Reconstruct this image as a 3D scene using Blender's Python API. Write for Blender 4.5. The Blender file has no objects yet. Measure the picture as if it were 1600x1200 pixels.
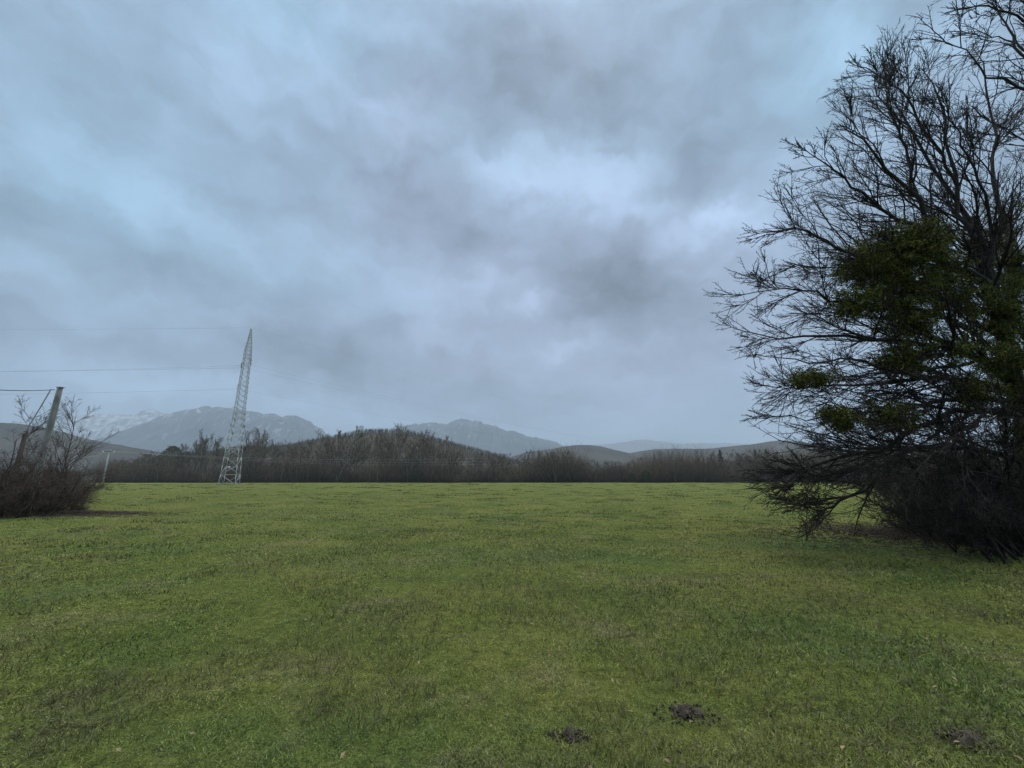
import bpy, math, random
import numpy as np
from mathutils import Vector

rng = np.random.default_rng(7)
random.seed(7)
SC = bpy.context.scene
COL = SC.collection
R = math.radians

# ------------------------------------------------------------------ camera
F = 660.0                       # focal length in pixels of a 1600 px wide picture
HOR = 748.0                     # picture row of the horizon
PITCH = math.atan((HOR - 600) / F)
EYE = 1.55
cam = bpy.data.cameras.new('camera')
cam.sensor_width = 36.0
cam.lens = 36.0 * F / 1600.0
cam.clip_start = 0.1
cam.clip_end = 30000
cam_o = bpy.data.objects.new('camera', cam)
COL.objects.link(cam_o)
cam_o.location = (0, 0, EYE)
cam_o.rotation_euler = (R(90) + PITCH, 0, 0)
SC.camera = cam_o
SC.view_settings.view_transform = 'Standard'
SC.view_settings.look = 'None'
SC.view_settings.exposure = 0.0
SC.view_settings.gamma = 1.0
cy = SC.cycles
cy.use_denoising = True
try:
    cy.denoiser = 'OPENIMAGEDENOISE'
    cy.denoising_input_passes = 'RGB_ALBEDO_NORMAL'
except Exception:
    pass
cy.max_bounces = 5
cy.diffuse_bounces = 2
cy.glossy_bounces = 2
cy.transparent_max_bounces = 8
cy.volume_bounces = 1
cy.use_adaptive_sampling = True
cy.adaptive_threshold = 0.02
SC.render.filter_size = 1.3 if hasattr(SC.render, 'filter_size') else 1.5

cp, sp = math.cos(PITCH), math.sin(PITCH)


def ray(px, py):
    a, b = px - 800.0, 600.0 - py
    return np.array([a, F * cp - b * sp, F * sp + b * cp])


def P(px, py, depth):
    d = ray(px, py)
    return np.array([0, 0, EYE]) + d * (depth / d[1])


def G(px, py):
    d = ray(px, py)
    return np.array([0, 0, EYE]) + d * (-EYE / d[2])


# ------------------------------------------------------------------ world: overcast sky
SUN_AZ, SUN_EL = R(12), R(58)
w = bpy.data.worlds.new('World')
SC.world = w
w.use_nodes = True
nt = w.node_tree
nt.nodes.clear()


def N(t, **kw):
    n = nt.nodes.new(t)
    for k, v in kw.items():
        setattr(n, k, v)
    return n


def setin(n, i, v):
    if isinstance(v, bpy.types.NodeSocket):
        nt.links.new(v, n.inputs[i])
    elif v is not None:
        n.inputs[i].default_value = v


def M(op, a, b=None, c=None, clamp=False):
    n = N('ShaderNodeMath', operation=op)
    n.use_clamp = clamp
    for i, v in enumerate((a, b, c)):
        setin(n, i, v)
    return n.outputs[0]


def V(op, a, b=None):
    n = N('ShaderNodeVectorMath', operation=op)
    setin(n, 0, a)
    setin(n, 1, b)
    return n.outputs['Value'] if op in ('DOT_PRODUCT', 'LENGTH') else n.outputs[0]


def noise(vec, scale, detail=6, rough=0.55, dist=0.0):
    n = N('ShaderNodeTexNoise')
    setin(n, 'Vector', vec)
    n.inputs['Scale'].default_value = scale
    n.inputs['Detail'].default_value = detail
    n.inputs['Roughness'].default_value = rough
    n.inputs['Distortion'].default_value = dist
    return n


def mixc(f, a, b, mode='MIX'):
    n = N('ShaderNodeMix', data_type='RGBA', blend_type=mode)
    setin(n, 0, f)
    setin(n, 6, a)
    setin(n, 7, b)
    return n.outputs[2]


def lin(r, g, b):
    f = lambda c: c / 12.92 if c <= 0.04045 else ((c + 0.055) / 1.055) ** 2.4
    return (f(r / 255), f(g / 255), f(b / 255), 1.0)


tc = N('ShaderNodeTexCoord')
D0 = V('NORMALIZE', tc.outputs['Generated'])
sx = N('ShaderNodeSeparateXYZ')
nt.links.new(D0, sx.inputs[0])
az = M('ARCTAN2', sx.outputs[0], sx.outputs[1])
el = M('ARCSINE', sx.outputs[2])
cb = N('ShaderNodeCombineXYZ')
setin(cb, 0, az)
setin(cb, 1, el)
w1 = noise(D0, 3.2, 5, 0.6)
w2 = noise(D0, 13.0, 5, 0.55)
wa = V('SCALE', V('SUBTRACT', w1.outputs['Color'], (0.5, 0.5, 0.5)))
wa.node.inputs['Scale'].default_value = 0.13
wb = V('SCALE', V('SUBTRACT', w2.outputs['Color'], (0.5, 0.5, 0.5)))
wb.node.inputs['Scale'].default_value = 0.12
q = V('ADD', V('ADD', cb.outputs[0], wa), wb)


def azel(px, py):
    d = ray(px, py)
    d = d / np.linalg.norm(d)
    return math.atan2(d[0], d[1]), math.asin(d[2])


def blob(px, py, rx, ry, amp, acc):
    a0, e0 = azel(px, py)
    a1, _ = azel(px + rx, py)
    _, e1 = azel(px, py - ry)
    d = V('SUBTRACT', q, (a0, e0, 0))
    d = V('MULTIPLY', d, (1 / max(abs(a1 - a0), .01), 1 / max(abs(e1 - e0), .01), 0))
    e = M('POWER', 0.42, V('DOT_PRODUCT', d, d))
    return M('MULTIPLY_ADD', e, amp * GAIN, acc)


GAIN = 2.15


# brightness patches: centre, radii (of the clouds as seen from the field), amount
BR = [
    (950, 280, 95, 48, .34), (775, 262, 60, 26, .22), (830, 295, 60, 24, .16), (1000, 330, 45, 20, .22), (1110, 352, 70, 20, .36),
    (1175, 375, 50, 24, .22), (60, 240, 80, 60, .15), (240, 310, 120, 40, .11), (500, 100, 130, 80, .09), (340, 100, 60, 60, .09),
    (580, 170, 38, 22, .12), (1290, 80, 70, 55, .26), (440, 400, 170, 30, .09), (530, 400, 44, 26, .09), (760, 440, 70, 22, .18),
    (830, 482, 38, 15, .26), (870, 555, 44, 14, .22), (660, 470, 60, 55, .11), (30, 410, 80, 24, .11), (200, 603, 190, 20, .24),
    (350, 590, 50, 14, .16), (1000, 655, 130, 15, .12), (520, 642, 90, 15, .18), (720, 545, 85, 18, .11), (640, 30, 70, 40, .06), (1200, 130, 120, 70, .06),
    (150, 160, 110, 80, -.07), (60, 40, 90, 50, -.05), (400, 240, 90, 60, -.08), (640, 340, 115, 48, -.14), (735, 370, 65, 30, -.10),
    (540, 270, 60, 50, -.06), (870, 130, 85, 60, -.11), (1085, 250, 70, 65, -.16), (955, 233, 32, 12, -.14), (100, 350, 110, 26, -.10),
    (1000, 440, 115, 42, -.20), (960, 485, 85, 50, -.18), (1065, 525, 70, 42, -.12), (880, 420, 75, 26, -.10), (330, 450, 180, 26, -.12),
    (200, 540, 260, 28, -.15), (520, 545, 150, 32, -.12), (620, 600, 160, 22, -.12), (810, 650, 150, 16, -.08), (980, 575, 130, 28, -.07),
    (760, 60, 90, 60, -.05),
]
LIL = [(900, 430, 300, 130, .55), (620, 150, 90, 120, .3), (980, 560, 300, 100, .55), (700, 560, 320, 60, .35),
       (650, 330, 120, 80, .35), (850, 90, 120, 90, .25), (100, 560, 200, 60, .1),
       (1290, 100, 170, 130, -.5), (120, 280, 180, 140, -.4), (480, 30, 130, 80, -.35), (380, 420, 160, 60, -.2)]
acc = 1.21
for b in BR:
    acc = blob(*b, acc)
GAIN = 1.0
tin = 0.41
for b in LIL:
    tin = blob(*b, tin)
# cloud-plane coordinates give streaks that foreshorten towards the horizon
zz = M('ADD', M('MAXIMUM', sx.outputs[2], 0.0), 0.16)
cq = N('ShaderNodeCombineXYZ')
setin(cq, 0, M('DIVIDE', sx.outputs[0], zz))
setin(cq, 1, M('DIVIDE', sx.outputs[1], zz))
cv = V('MULTIPLY', V('ADD', cb.outputs[0], wb), (1.0, 1.9, 0))
n1 = noise(V('ADD', cv, (3.1, 1.7, .4)), 3.4, 6, .46, 0)
n2 = noise(V('ADD', cv, (9.1, 4.7, 2.4)), 9.0, 6, .48, 0)
n3 = noise(cq.outputs[0], 2.2, 6, .5)
acc = M('ADD', acc, M('MULTIPLY', M('SUBTRACT', n1.outputs[0], .5), 1.1))
acc = M('ADD', acc, M('MULTIPLY', M('SUBTRACT', n2.outputs[0], .5), .8))
acc = M('ADD', acc, M('MULTIPLY', M('SUBTRACT', n3.outputs[0], .5), 0.35))
acc = M('MAXIMUM', acc, 0.45)
cloud = mixc(M('MULTIPLY', tin, 1.0, clamp=True), lin(132, 163, 188), lin(143, 158, 184))
# overcast dome; its unseen zenith and rear are boosted to brighten the grass
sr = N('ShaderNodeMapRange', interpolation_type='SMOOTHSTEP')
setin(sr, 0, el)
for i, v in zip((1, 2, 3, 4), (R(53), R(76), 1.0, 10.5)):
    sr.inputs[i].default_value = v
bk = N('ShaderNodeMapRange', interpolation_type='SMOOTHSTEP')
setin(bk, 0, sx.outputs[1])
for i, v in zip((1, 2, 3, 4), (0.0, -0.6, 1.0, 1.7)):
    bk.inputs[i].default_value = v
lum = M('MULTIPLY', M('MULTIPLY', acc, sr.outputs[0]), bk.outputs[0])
zt = N('ShaderNodeMapRange', interpolation_type='SMOOTHSTEP')
setin(zt, 0, el)
for i, v in zip((1, 2, 3, 4), (R(54), R(72), 0.0, 1.0)):
    zt.inputs[i].default_value = v
cloud = mixc(zt.outputs[0], cloud, (.38, .39, .38, 1))
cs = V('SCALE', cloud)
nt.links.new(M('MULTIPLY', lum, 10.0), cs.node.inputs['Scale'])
sky = N('ShaderNodeTexSky', sky_type='NISHITA')
sky.sun_disc = False
sky.sun_elevation = SUN_EL
sky.sun_rotation = SUN_AZ
sky.dust_density = 4.0
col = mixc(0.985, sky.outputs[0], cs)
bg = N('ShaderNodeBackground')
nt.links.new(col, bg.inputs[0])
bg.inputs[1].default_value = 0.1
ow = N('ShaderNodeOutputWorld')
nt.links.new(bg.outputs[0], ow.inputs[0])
w.cycles.sampling_method = 'MANUAL'
w.cycles.sample_map_resolution = 512

sun = bpy.data.lights.new('sun', 'SUN')
sun.energy = 1.5
sun.angle = R(25)
sun.color = (1.0, 0.97, 0.92)
sun_o = bpy.data.objects.new('sun', sun)
COL.objects.link(sun_o)
sd = Vector((math.sin(SUN_AZ) * math.cos(SUN_EL), math.cos(SUN_AZ) * math.cos(SUN_EL), math.sin(SUN_EL)))
sun_o.rotation_euler = sd.to_track_quat('Z', 'Y').to_euler()


# ------------------------------------------------------------------ helpers
def tag(o, label=None, cat=None, group=None, kind=None):
    for k, v in (('label', label), ('category', cat), ('group', group), ('kind', kind)):
        if v:
            o[k] = v
    return o


def empty(name, loc=(0, 0, 0)):
    o = bpy.data.objects.new(name, None)
    o.empty_display_size = 0.2
    COL.objects.link(o)
    o.location = loc
    return o


def mesh_np(name, verts, faces, mat, parent=None, smooth=False, loc=None, tris=None, attr=None):
    """verts (n,3); faces: (m,4) quads; tris: (k,3)"""
    me = bpy.data.meshes.new(name)
    verts = np.asarray(verts, dtype=np.float32)
    q_ = np.asarray(faces, dtype=np.int32).reshape(-1, 4) if faces is not None and len(faces) else np.zeros((0, 4), np.int32)
    t_ = np.asarray(tris, dtype=np.int32).reshape(-1, 3) if tris is not None and len(tris) else np.zeros((0, 3), np.int32)
    me.vertices.add(len(verts))
    me.vertices.foreach_set('co', verts.ravel())
    nl = len(q_) * 4 + len(t_) * 3
    me.loops.add(nl)
    me.loops.foreach_set('vertex_index', np.concatenate([q_.ravel(), t_.ravel()]))
    me.polygons.add(len(q_) + len(t_))
    ls = np.concatenate([np.arange(len(q_)) * 4, len(q_) * 4 + np.arange(len(t_)) * 3]).astype(np.int32)
    lt = np.concatenate([np.full(len(q_), 4), np.full(len(t_), 3)]).astype(np.int32)
    me.polygons.foreach_set('loop_start', ls)
    me.polygons.foreach_set('loop_total', lt)
    if smooth:
        me.polygons.foreach_set('use_smooth', np.ones(len(lt), dtype=bool))
    me.update(calc_edges=True)
    if attr is not None:
        a = me.attributes.new('tone', 'FLOAT', 'POINT')
        a.data.foreach_set('value', np.asarray(attr, np.float32))
    me.materials.append(mat)
    o = bpy.data.objects.new(name, me)
    COL.objects.link(o)
    if parent is not None:
        o.parent = parent
    if loc is not None:
        o.location = loc
    return o


class Geo:
    """collects tubes, boxes and leaves, builds ONE mesh object"""

    def __init__(self):
        self.v, self.q, self.t, self.n = [], [], [], 0

    def add(self, v, q=None, t=None):
        self.v.append(np.asarray(v, float))
        if q is not None and len(q):
            self.q.append(np.asarray(q, int).reshape(-1, 4) + self.n)
        if t is not None and len(t):
            self.t.append(np.asarray(t, int).reshape(-1, 3) + self.n)
        self.n += len(v)
        return self

    def tubes(self, pts, rad, sides=3):
        """pts (B,K,3), rad (B,K)"""
        pts = np.asarray(pts, float)
        rad = np.asarray(rad, float)
        B, K, _ = pts.shape
        if B == 0:
            return self
        tan = np.gradient(pts, axis=1)
        tan /= np.linalg.norm(tan, axis=2, keepdims=True) + 1e-9
        ref = np.where(np.abs(tan[:, :1, 2:3]) > 0.8, np.array([1., 0, 0]), np.array([0, 0, 1.]))
        u = np.cross(tan, np.broadcast_to(ref, tan.shape))
        u /= np.linalg.norm(u, axis=2, keepdims=True) + 1e-9
        vv = np.cross(tan, u)
        a = np.arange(sides) * 2 * math.pi / sides
        ring = pts[:, :, None, :] + rad[:, :, None, None] * (u[:, :, None, :] * np.cos(a)[None, None, :, None] + vv[:, :, None, :] * np.sin(a)[None, None, :, None])
        b = np.arange(B)[:, None, None] * K * sides
        k = np.arange(K - 1)[None, :, None] * sides
        s = np.arange(sides)[None, None, :]
        s2 = (s + 1) % sides
        q_ = np.stack([b + k + s, b + k + s2, b + k + sides + s2, b + k + sides + s], axis=-1)
        # closed ends
        t_ = None
        if sides == 3:
            b1 = np.arange(B) * K * sides
            e1 = b1 + (K - 1) * sides
            t_ = np.concatenate([np.stack([b1 + 2, b1 + 1, b1], -1), np.stack([e1, e1 + 1, e1 + 2], -1)])
        elif sides > 3:
            b1 = np.arange(B) * K * sides
            e1 = b1 + (K - 1) * sides
            tt = []
            for i in range(1, sides - 1):
                tt.append(np.stack([b1, b1 + i + 1, b1 + i], -1))
                tt.append(np.stack([e1, e1 + i, e1 + i + 1], -1))
            t_ = np.concatenate(tt)
        return self.add(ring.reshape(-1, 3), q_.reshape(-1, 4), t_)

    def bar(self, a, b, wd, sides=4, w2=None):
        return self.tubes(np.array([[a, b]], float), np.array([[wd, w2 if w2 is not None else wd]]), sides)

    def box(self, c, s, M3=None):
        c, s = np.asarray(c, float), np.asarray(s, float) / 2
        v = np.array([[x, y, z] for x in (-1, 1) for y in (-1, 1) for z in (-1, 1)]) * s
        if M3 is not None:
            v = v @ np.asarray(M3).T
        return self.add(v + c, [[0, 1, 3, 2], [4, 6, 7, 5], [0, 4, 5, 1], [2, 3, 7, 6], [0, 2, 6, 4], [1, 5, 7, 3]])

    def build(self, name, mat, parent=None, smooth=False, loc=None, origin=None):
        v = np.concatenate(self.v) if self.v else np.zeros((0, 3))
        if origin is not None:
            v = v - np.asarray(origin)
        return mesh_np(name, v, np.concatenate(self.q) if self.q else None, mat, parent, smooth, loc,
                       np.concatenate(self.t) if self.t else None)


def hsh(i, j, s):
    h = (i * 374761393 + j * 668265263 + s * 974634777) & 0xFFFFFFFF
    h = ((h ^ (h >> 13)) * 1274126177) & 0xFFFFFFFF
    return ((h ^ (h >> 16)) & 0xFFFF) / 65535.0


def vnoise(x, y, s=0):
    xi, yi = np.floor(x).astype(np.int64), np.floor(y).astype(np.int64)
    fx, fy = x - xi, y - yi
    fx, fy = fx * fx * (3 - 2 * fx), fy * fy * (3 - 2 * fy)
    a, b, c, d = hsh(xi, yi, s), hsh(xi + 1, yi, s), hsh(xi, yi + 1, s), hsh(xi + 1, yi + 1, s)
    return (a * (1 - fx) + b * fx) * (1 - fy) + (c * (1 - fx) + d * fx) * fy - 0.5


def fbm(x, y, s=0, o=4):
    r, a, f = 0, 1.0, 1.0
    for k in range(o):
        r = r + a * vnoise(x * f + 17.3 * k, y * f - 9.1 * k, s + k)
        a *= .5
        f *= 2.03
    return r


def norm(v):
    return v / (np.linalg.norm(v, axis=-1, keepdims=True) + 1e-9)


def sample(pts, t):
    """pts (B,K,3) or (B,K), t (B,) in 0..1 -> value and index"""
    K = pts.shape[1]
    f = np.clip(t, 0, .9999) * (K - 1)
    i = f.astype(int)
    fr = f - i
    b = np.arange(len(pts))
    if pts.ndim == 3:
        fr = fr[:, None]
    return pts[b, i] * (1 - fr) + pts[b, i + 1] * fr


def grow(pts, rad, n, K=5, t=(.25, 1.0), ang=(25, 60), ln=(.3, .6), wander=.18, trop=(0, 0, .1), rr=.55, rmin=.004,
         rtip=.45, taper_len=True, maxlen=None, tipcut=.65):
    """one more generation of branches along every parent, all at once"""
    B = len(pts)
    idx = np.repeat(np.arange(B), n)
    pp, pr = pts[idx], rad[idx]
    m = len(idx)
    tt = rng.uniform(*t, m) if np.isscalar(t[0]) else t
    p0 = sample(pp, tt)
    r0 = sample(pr, tt)
    tan = norm(sample(np.gradient(pp, axis=1), tt))
    side = norm(np.cross(tan, rng.normal(size=(m, 3))))
    a = np.radians(rng.uniform(*ang, m))[:, None]
    d = tan * np.cos(a) + side * np.sin(a)
    plen = np.linalg.norm(np.diff(pp, axis=1), axis=2).sum(1)
    L = plen * rng.uniform(*ln, m)
    if taper_len:
        L *= (1.15 - tipcut * tt)
    if maxlen:
        L = np.minimum(L, maxlen * rng.uniform(.7, 1, m))
    out = np.zeros((m, K, 3))
    out[:, 0] = p0
    trop = np.asarray(trop, float)
    for k in range(1, K):
        d = norm(d + rng.normal(size=(m, 3)) * wander + trop)
        out[:, k] = out[:, k - 1] + d * (L / (K - 1))[:, None]
    rb = np.maximum(np.minimum(r0 * rr, r0 * .9), rmin)
    r = rb[:, None] * np.linspace(1, rtip, K)[None]
    return out, np.maximum(r, rmin * .6)


def spline(ctrl, K):
    c = np.asarray(ctrl, float)
    n = len(c)
    out = []
    for i in np.linspace(0, n - 1.0001, K):
        k = int(i)
        f = i - k
        p0, p1, p2, p3 = c[max(k - 1, 0)], c[k], c[k + 1], c[min(k + 2, n - 1)]
        out.append(.5 * ((2 * p1) + (-p0 + p2) * f + (2 * p0 - 5 * p1 + 4 * p2 - p3) * f * f + (-p0 + 3 * p1 - 3 * p2 + p3) * f ** 3))
    return np.array(out)


# ------------------------------------------------------------------ materials
MATS = {}


def new_mat(name):
    global nt
    m = bpy.data.materials.new(name)
    m.use_nodes = True
    nt = m.node_tree
    nt.nodes.clear()
    b = N('ShaderNodeBsdfPrincipled')
    o = N('ShaderNodeOutputMaterial')
    nt.links.new(b.outputs[0], o.inputs[0])
    b.inputs['Roughness'].default_value = .85
    b.inputs['Specular IOR Level'].default_value = .2
    MATS[name] = m
    return m, b, o


def ramp(f, stops):
    n = N('ShaderNodeValToRGB')
    setin(n, 0, f)
    e = n.color_ramp.elements
    while len(e) < len(stops):
        e.new(.5)
    for x, (p, c) in zip(e, stops):
        x.position = p
        x.color = (*c[:3], 1)
    return n.outputs[0]


def mat_noise(name, c1, c2, scale, detail=5, rough=.85, stretch=(1, 1, 1), bump=0.0, coord='Position', spec=.2):
    m, b, o = new_mat(name)
    if coord == 'Position':
        pos = N('ShaderNodeNewGeometry').outputs['Position']
    else:
        pos = N('ShaderNodeTexCoord').outputs['Object']
    v = V('MULTIPLY', pos, stretch)
    n = noise(v, scale, detail, .6)
    c = ramp(n.outputs[0], [(.3, c1), (.7, c2)])
    nt.links.new(c, b.inputs['Base Color'])
    b.inputs['Roughness'].default_value = rough
    b.inputs['Specular IOR Level'].default_value = spec
    if bump:
        bp = N('ShaderNodeBump')
        bp.inputs['Strength'].default_value = bump
        nt.links.new(n.outputs[0], bp.inputs['Height'])
        nt.links.new(bp.outputs[0], b.inputs['Normal'])
    return m


# worn muddy or brown places in the turf: pixel of the photograph they were measured at, radii in metres
PATCHES = [(1300, 935, .9, .5), (1590, 965, .8, .5), (1060, 1062, .22, .14), (1220, 1115, .6, .12), (250, 812, 1.1, .3), (1180, 835, 1.2, .5),
           (640, 905, .5, .2), (150, 1090, .35, .2), (1330, 860, 1.4, .5), (800, 975, .3, .15), (990, 925, .5, .2), (1480, 1150, .35, .15), (90, 1160, .3, .15),
           (620, 980, .25, .1), (1130, 824, .7, .3), (880, 870, .8, .3), (1100, 900, .7, .25)]


def meadow_colour(fine=True):
    """albedo of the turf from its place in the field: moss, green grass, dry straw, grey damp patches"""
    pos = N('ShaderNodeNewGeometry').outputs['Position']
    p2 = V('MULTIPLY', pos, (1, 1, .2))
    a = noise(p2, .33, 5, .6, .4).outputs[0]
    b = noise(V('ADD', p2, (31, 7, 0)), .8, 6, .65, .3).outputs[0]
    c = noise(V('ADD', p2, (3, 57, 0)), 2.6, 6, .7).outputs[0]
    d = noise(V('MULTIPLY', V('ADD', pos, (73, 17, 0)), (.35, 1.3, .2)), .16, 5, .65).outputs[0]
    g = ramp(a, [(.34, (.080, .112, .026)), (.50, (.122, .142, .034)), (.68, (.164, .164, .046))])
    s1 = M('MULTIPLY', M('SUBTRACT', b, .52), 6.0, clamp=True)
    g = mixc(M('MULTIPLY', s1, .55), g, (.180, .155, .085, 1))
    s2 = M('MULTIPLY', M('SUBTRACT', c, .57), 7.0, clamp=True)
    g = mixc(M('MULTIPLY', s2, .7), g, (.048, .052, .028, 1))
    e_ = noise(V('ADD', p2, (13, 5, 0)), 7.0, 5, .7).outputs[0]
    g = mixc(M('MULTIPLY', M('MULTIPLY', M('SUBTRACT', e_, .53), 8.0, clamp=True), .6), g, (.050, .058, .024, 1))
    g = mixc(M('MULTIPLY', M('MULTIPLY', M('SUBTRACT', .44, e_), 8.0, clamp=True), .35), g, (.20, .175, .085, 1))
    s3 = M('MULTIPLY', M('SUBTRACT', d, .5), 5.0, clamp=True)
    g = mixc(M('MULTIPLY', s3, .45), g, (.070, .122, .045, 1))
    acc_ = None
    wrp = noise(pos, 2.2, 6, .7).outputs['Color']
    pw = V('ADD', pos, V('MULTIPLY', V('SUBTRACT', wrp, (.5, .5, .5)), (1.6, 1.2, 0)))
    for px, py, rx, ry in PATCHES:
        c0 = G(px, py)
        dd = V('MULTIPLY', V('SUBTRACT', pw, (c0[0], c0[1], 0)), (1 / rx, 1 / ry, 0))
        e = M('POWER', .37, V('DOT_PRODUCT', dd, dd))
        acc_ = e if acc_ is None else M('ADD', acc_, e)
    bits = M('MULTIPLY', M('SUBTRACT', noise(pos, 14, 5, .7).outputs[0], .42), 5.0, clamp=True)
    g = mixc(M('MULTIPLY', M('MULTIPLY', acc_, .8, clamp=True), bits), g, (.045, .038, .024, 1))
    return pos, g


# ground
m, b, o = new_mat('meadow_soil')
pos, g = meadow_colour()
f1 = noise(pos, 9, 8, .7)
f2 = noise(pos, 55, 6, .7)
g = mixc(1.0, g, ramp(f1.outputs[0], [(.35, (.55, .55, .55)), (.65, (1.35, 1.3, 1.2))]), 'MULTIPLY')
g = mixc(1.0, g, ramp(f2.outputs[0], [(.35, (.5, .5, .45)), (.65, (1.35, 1.35, 1.3))]), 'MULTIPLY')
# beyond the field: leaf litter and brown winter country
sp3 = N('ShaderNodeSeparateXYZ')
nt.links.new(pos, sp3.inputs[0])
far = M('GREATER_THAN', sp3.outputs[1], 172.0)
g = mixc(far, g, (.055, .045, .032, 1))
nt.links.new(g, b.inputs['Base Color'])
bp = N('ShaderNodeBump')
bp.inputs['Strength'].default_value = .8
bp.inputs['Distance'].default_value = .05
nt.links.new(M('ADD', f1.outputs[0], f2.outputs[0]), bp.inputs['Height'])
nt.links.new(bp.outputs[0], b.inputs['Normal'])
b.inputs['Roughness'].default_value = .95
b.inputs['Specular IOR Level'].default_value = .05


def blade_mat(name, mul, dry=0.0):
    m, b, o = new_mat(name)
    pos, g = meadow_colour()
    geo = N('ShaderNodeNewGeometry')
    rnd = geo.outputs['Random Per Island']
    br = ramp(rnd, [(0, (.50 * mul, .55 * mul, .55 * mul)), (.5, (1.0 * mul, 1.0 * mul, 1.0 * mul)), (.84, (1.35 * mul, 1.32 * mul, 1.25 * mul)), (1, (1.7 * mul, 1.55 * mul, 1.6 * mul))])
    g = mixc(1.0, g, br, 'MULTIPLY')
    if dry:
        g = mixc(dry, g, (.22, .19, .10, 1))
    nt.links.new(g, b.inputs['Base Color'])
    b.inputs['Roughness'].default_value = .6
    b.inputs['Specular IOR Level'].default_value = .25
    tr = N('ShaderNodeBsdfTranslucent')
    nt.links.new(g, tr.inputs[0])
    mx = N('ShaderNodeMixShader')
    mx.inputs[0].default_value = .3
    nt.links.new(b.outputs[0], mx.inputs[1])
    nt.links.new(tr.outputs[0], mx.inputs[2])
    nt.links.new(mx.outputs[0], o.inputs[0])
    return m


blade_mat('grass_blade', 1.45)
blade_mat('straw_blade', 1.2, .7)
mat_noise('dark_bark', (.011, .010, .008), (.034, .031, .025), 14, bump=.4, stretch=(1, 1, .4))
mat_noise('twig_bark', (.014, .012, .010), (.034, .027, .022), 6)
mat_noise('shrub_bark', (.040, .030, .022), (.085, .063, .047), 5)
mat_noise('far_trunk', (.085, .076, .062), (.20, .18, .15), .6, coord='Position')
m, b, o = new_mat('far_twigs')
oi = N('ShaderNodeObjectInfo')
c = ramp(oi.outputs['Random'], [(0, (.066, .052, .038)), (.35, (.112, .084, .062)), (.7, (.090, .080, .050)), (1, (.150, .116, .088))])
nt.links.new(c, b.inputs['Base Color'])
mat_noise('undergrowth_twigs', (.042, .032, .023), (.120, .086, .058), .09)
mat_noise('evergreen_leaf', (.020, .034, .014), (.045, .062, .026), .8)
mat_noise('moss_leaf', (.05, .06, .018), (.10, .10, .03), .8)
mat_noise('steel_paint', (.30, .31, .31), (.46, .47, .46), 1.5, rough=.5, spec=.4)
mat_noise('steel_dull', (.24, .26, .27), (.36, .37, .37), 1.5, rough=.55, spec=.4)
mat_noise('concrete_pole', (.15, .15, .14), (.30, .29, .27), 5, stretch=(1, 1, .3), bump=.15)
mat_noise('old_wood', (.035, .030, .024), (.075, .062, .05), 6, stretch=(1, 1, .1), bump=.2)
mat_noise('wire_metal', (.10, .11, .12), (.18, .19, .20), 3, rough=.5)
mat_noise('wire_bright', (.40, .41, .41), (.5, .5, .5), 3, rough=.5)
mat_noise('porcelain', (.6, .6, .6), (.75, .75, .75), 3, rough=.3)
mat_noise('soil', (.020, .016, .011), (.075, .058, .042), 26, detail=8, bump=.6)
mat_noise('mud_bits', (.022, .020, .014), (.085, .075, .05), 7)
mat_noise('dry_leaf', (.10, .060, .030), (.26, .20, .12), 8)


# mistletoe leaves
m, b, o = new_mat('mistletoe_leaf')
geo = N('ShaderNodeNewGeometry')
c = ramp(geo.outputs['Random Per Island'], [(0, (.016, .022, .004)), (.55, (.050, .060, .008)), (.80, (.13, .14, .012)), (1, (.26, .26, .03))])
nt.links.new(c, b.inputs['Base Color'])
b.inputs['Roughness'].default_value = .5
tr = N('ShaderNodeBsdfTranslucent')
nt.links.new(c, tr.inputs[0])
mx = N('ShaderNodeMixShader')
mx.inputs[0].default_value = .2
nt.links.new(b.outputs[0], mx.inputs[1])
nt.links.new(tr.outputs[0], mx.inputs[2])
nt.links.new(mx.outputs[0], o.inputs[0])


def hill_mat(name, c1, c2, scale, snow=None, stretch=(1, 1, 1)):
    m, b, o = new_mat(name)
    pos = N('ShaderNodeNewGeometry').outputs['Position']
    v = V('MULTIPLY', pos, stretch)
    n = noise(v, scale, 8, .65)
    n2 = noise(v, scale * 9, 6, .7)
    c = ramp(M('ADD', M('MULTIPLY', n.outputs[0], .6), M('MULTIPLY', n2.outputs[0], .4)), [(.36, c1), (.62, c2)])
    if snow:
        n3 = noise(V('MULTIPLY', pos, snow[1]), snow[0], 7, .7, .5)
        sep = N('ShaderNodeSeparateXYZ')
        nt.links.new(pos, sep.inputs[0])
        hz = N('ShaderNodeMapRange')
        setin(hz, 0, sep.outputs[2])
        for i, v_ in zip((1, 2, 3, 4), (*snow[2], 0, 1)):
            hz.inputs[i].default_value = v_
        s = M('MULTIPLY', M('MULTIPLY', M('SUBTRACT', n3.outputs[0], snow[3]), 12.0, clamp=True), hz.outputs[0])
        c = mixc(M('MULTIPLY', s, .62), c, (.70, .72, .75, 1))
    nt.links.new(c, b.inputs['Base Color'])
    b.inputs['Roughness'].default_value = 1
    b.inputs['Specular IOR Level'].default_value = 0
    return m


hill_mat('wood_slope', (.034, .029, .020), (.080, .066, .048), .05)
hill_mat('low_slope', (.026, .025, .021), (.075, .066, .052), .012)
hill_mat('mountain_rock', (.020, .028, .032), (.075, .082, .085), .0065, snow=(.016, (2.2, .8, .45), (200, 560), .57))
hill_mat('mountain_snowy', (.035, .042, .042), (.12, .12, .12), .0055, snow=(.018, (2.2, .8, .6), (150, 420), .47))
hill_mat('mountain_far', (.05, .056, .05), (.12, .12, .115), .003)


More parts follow.
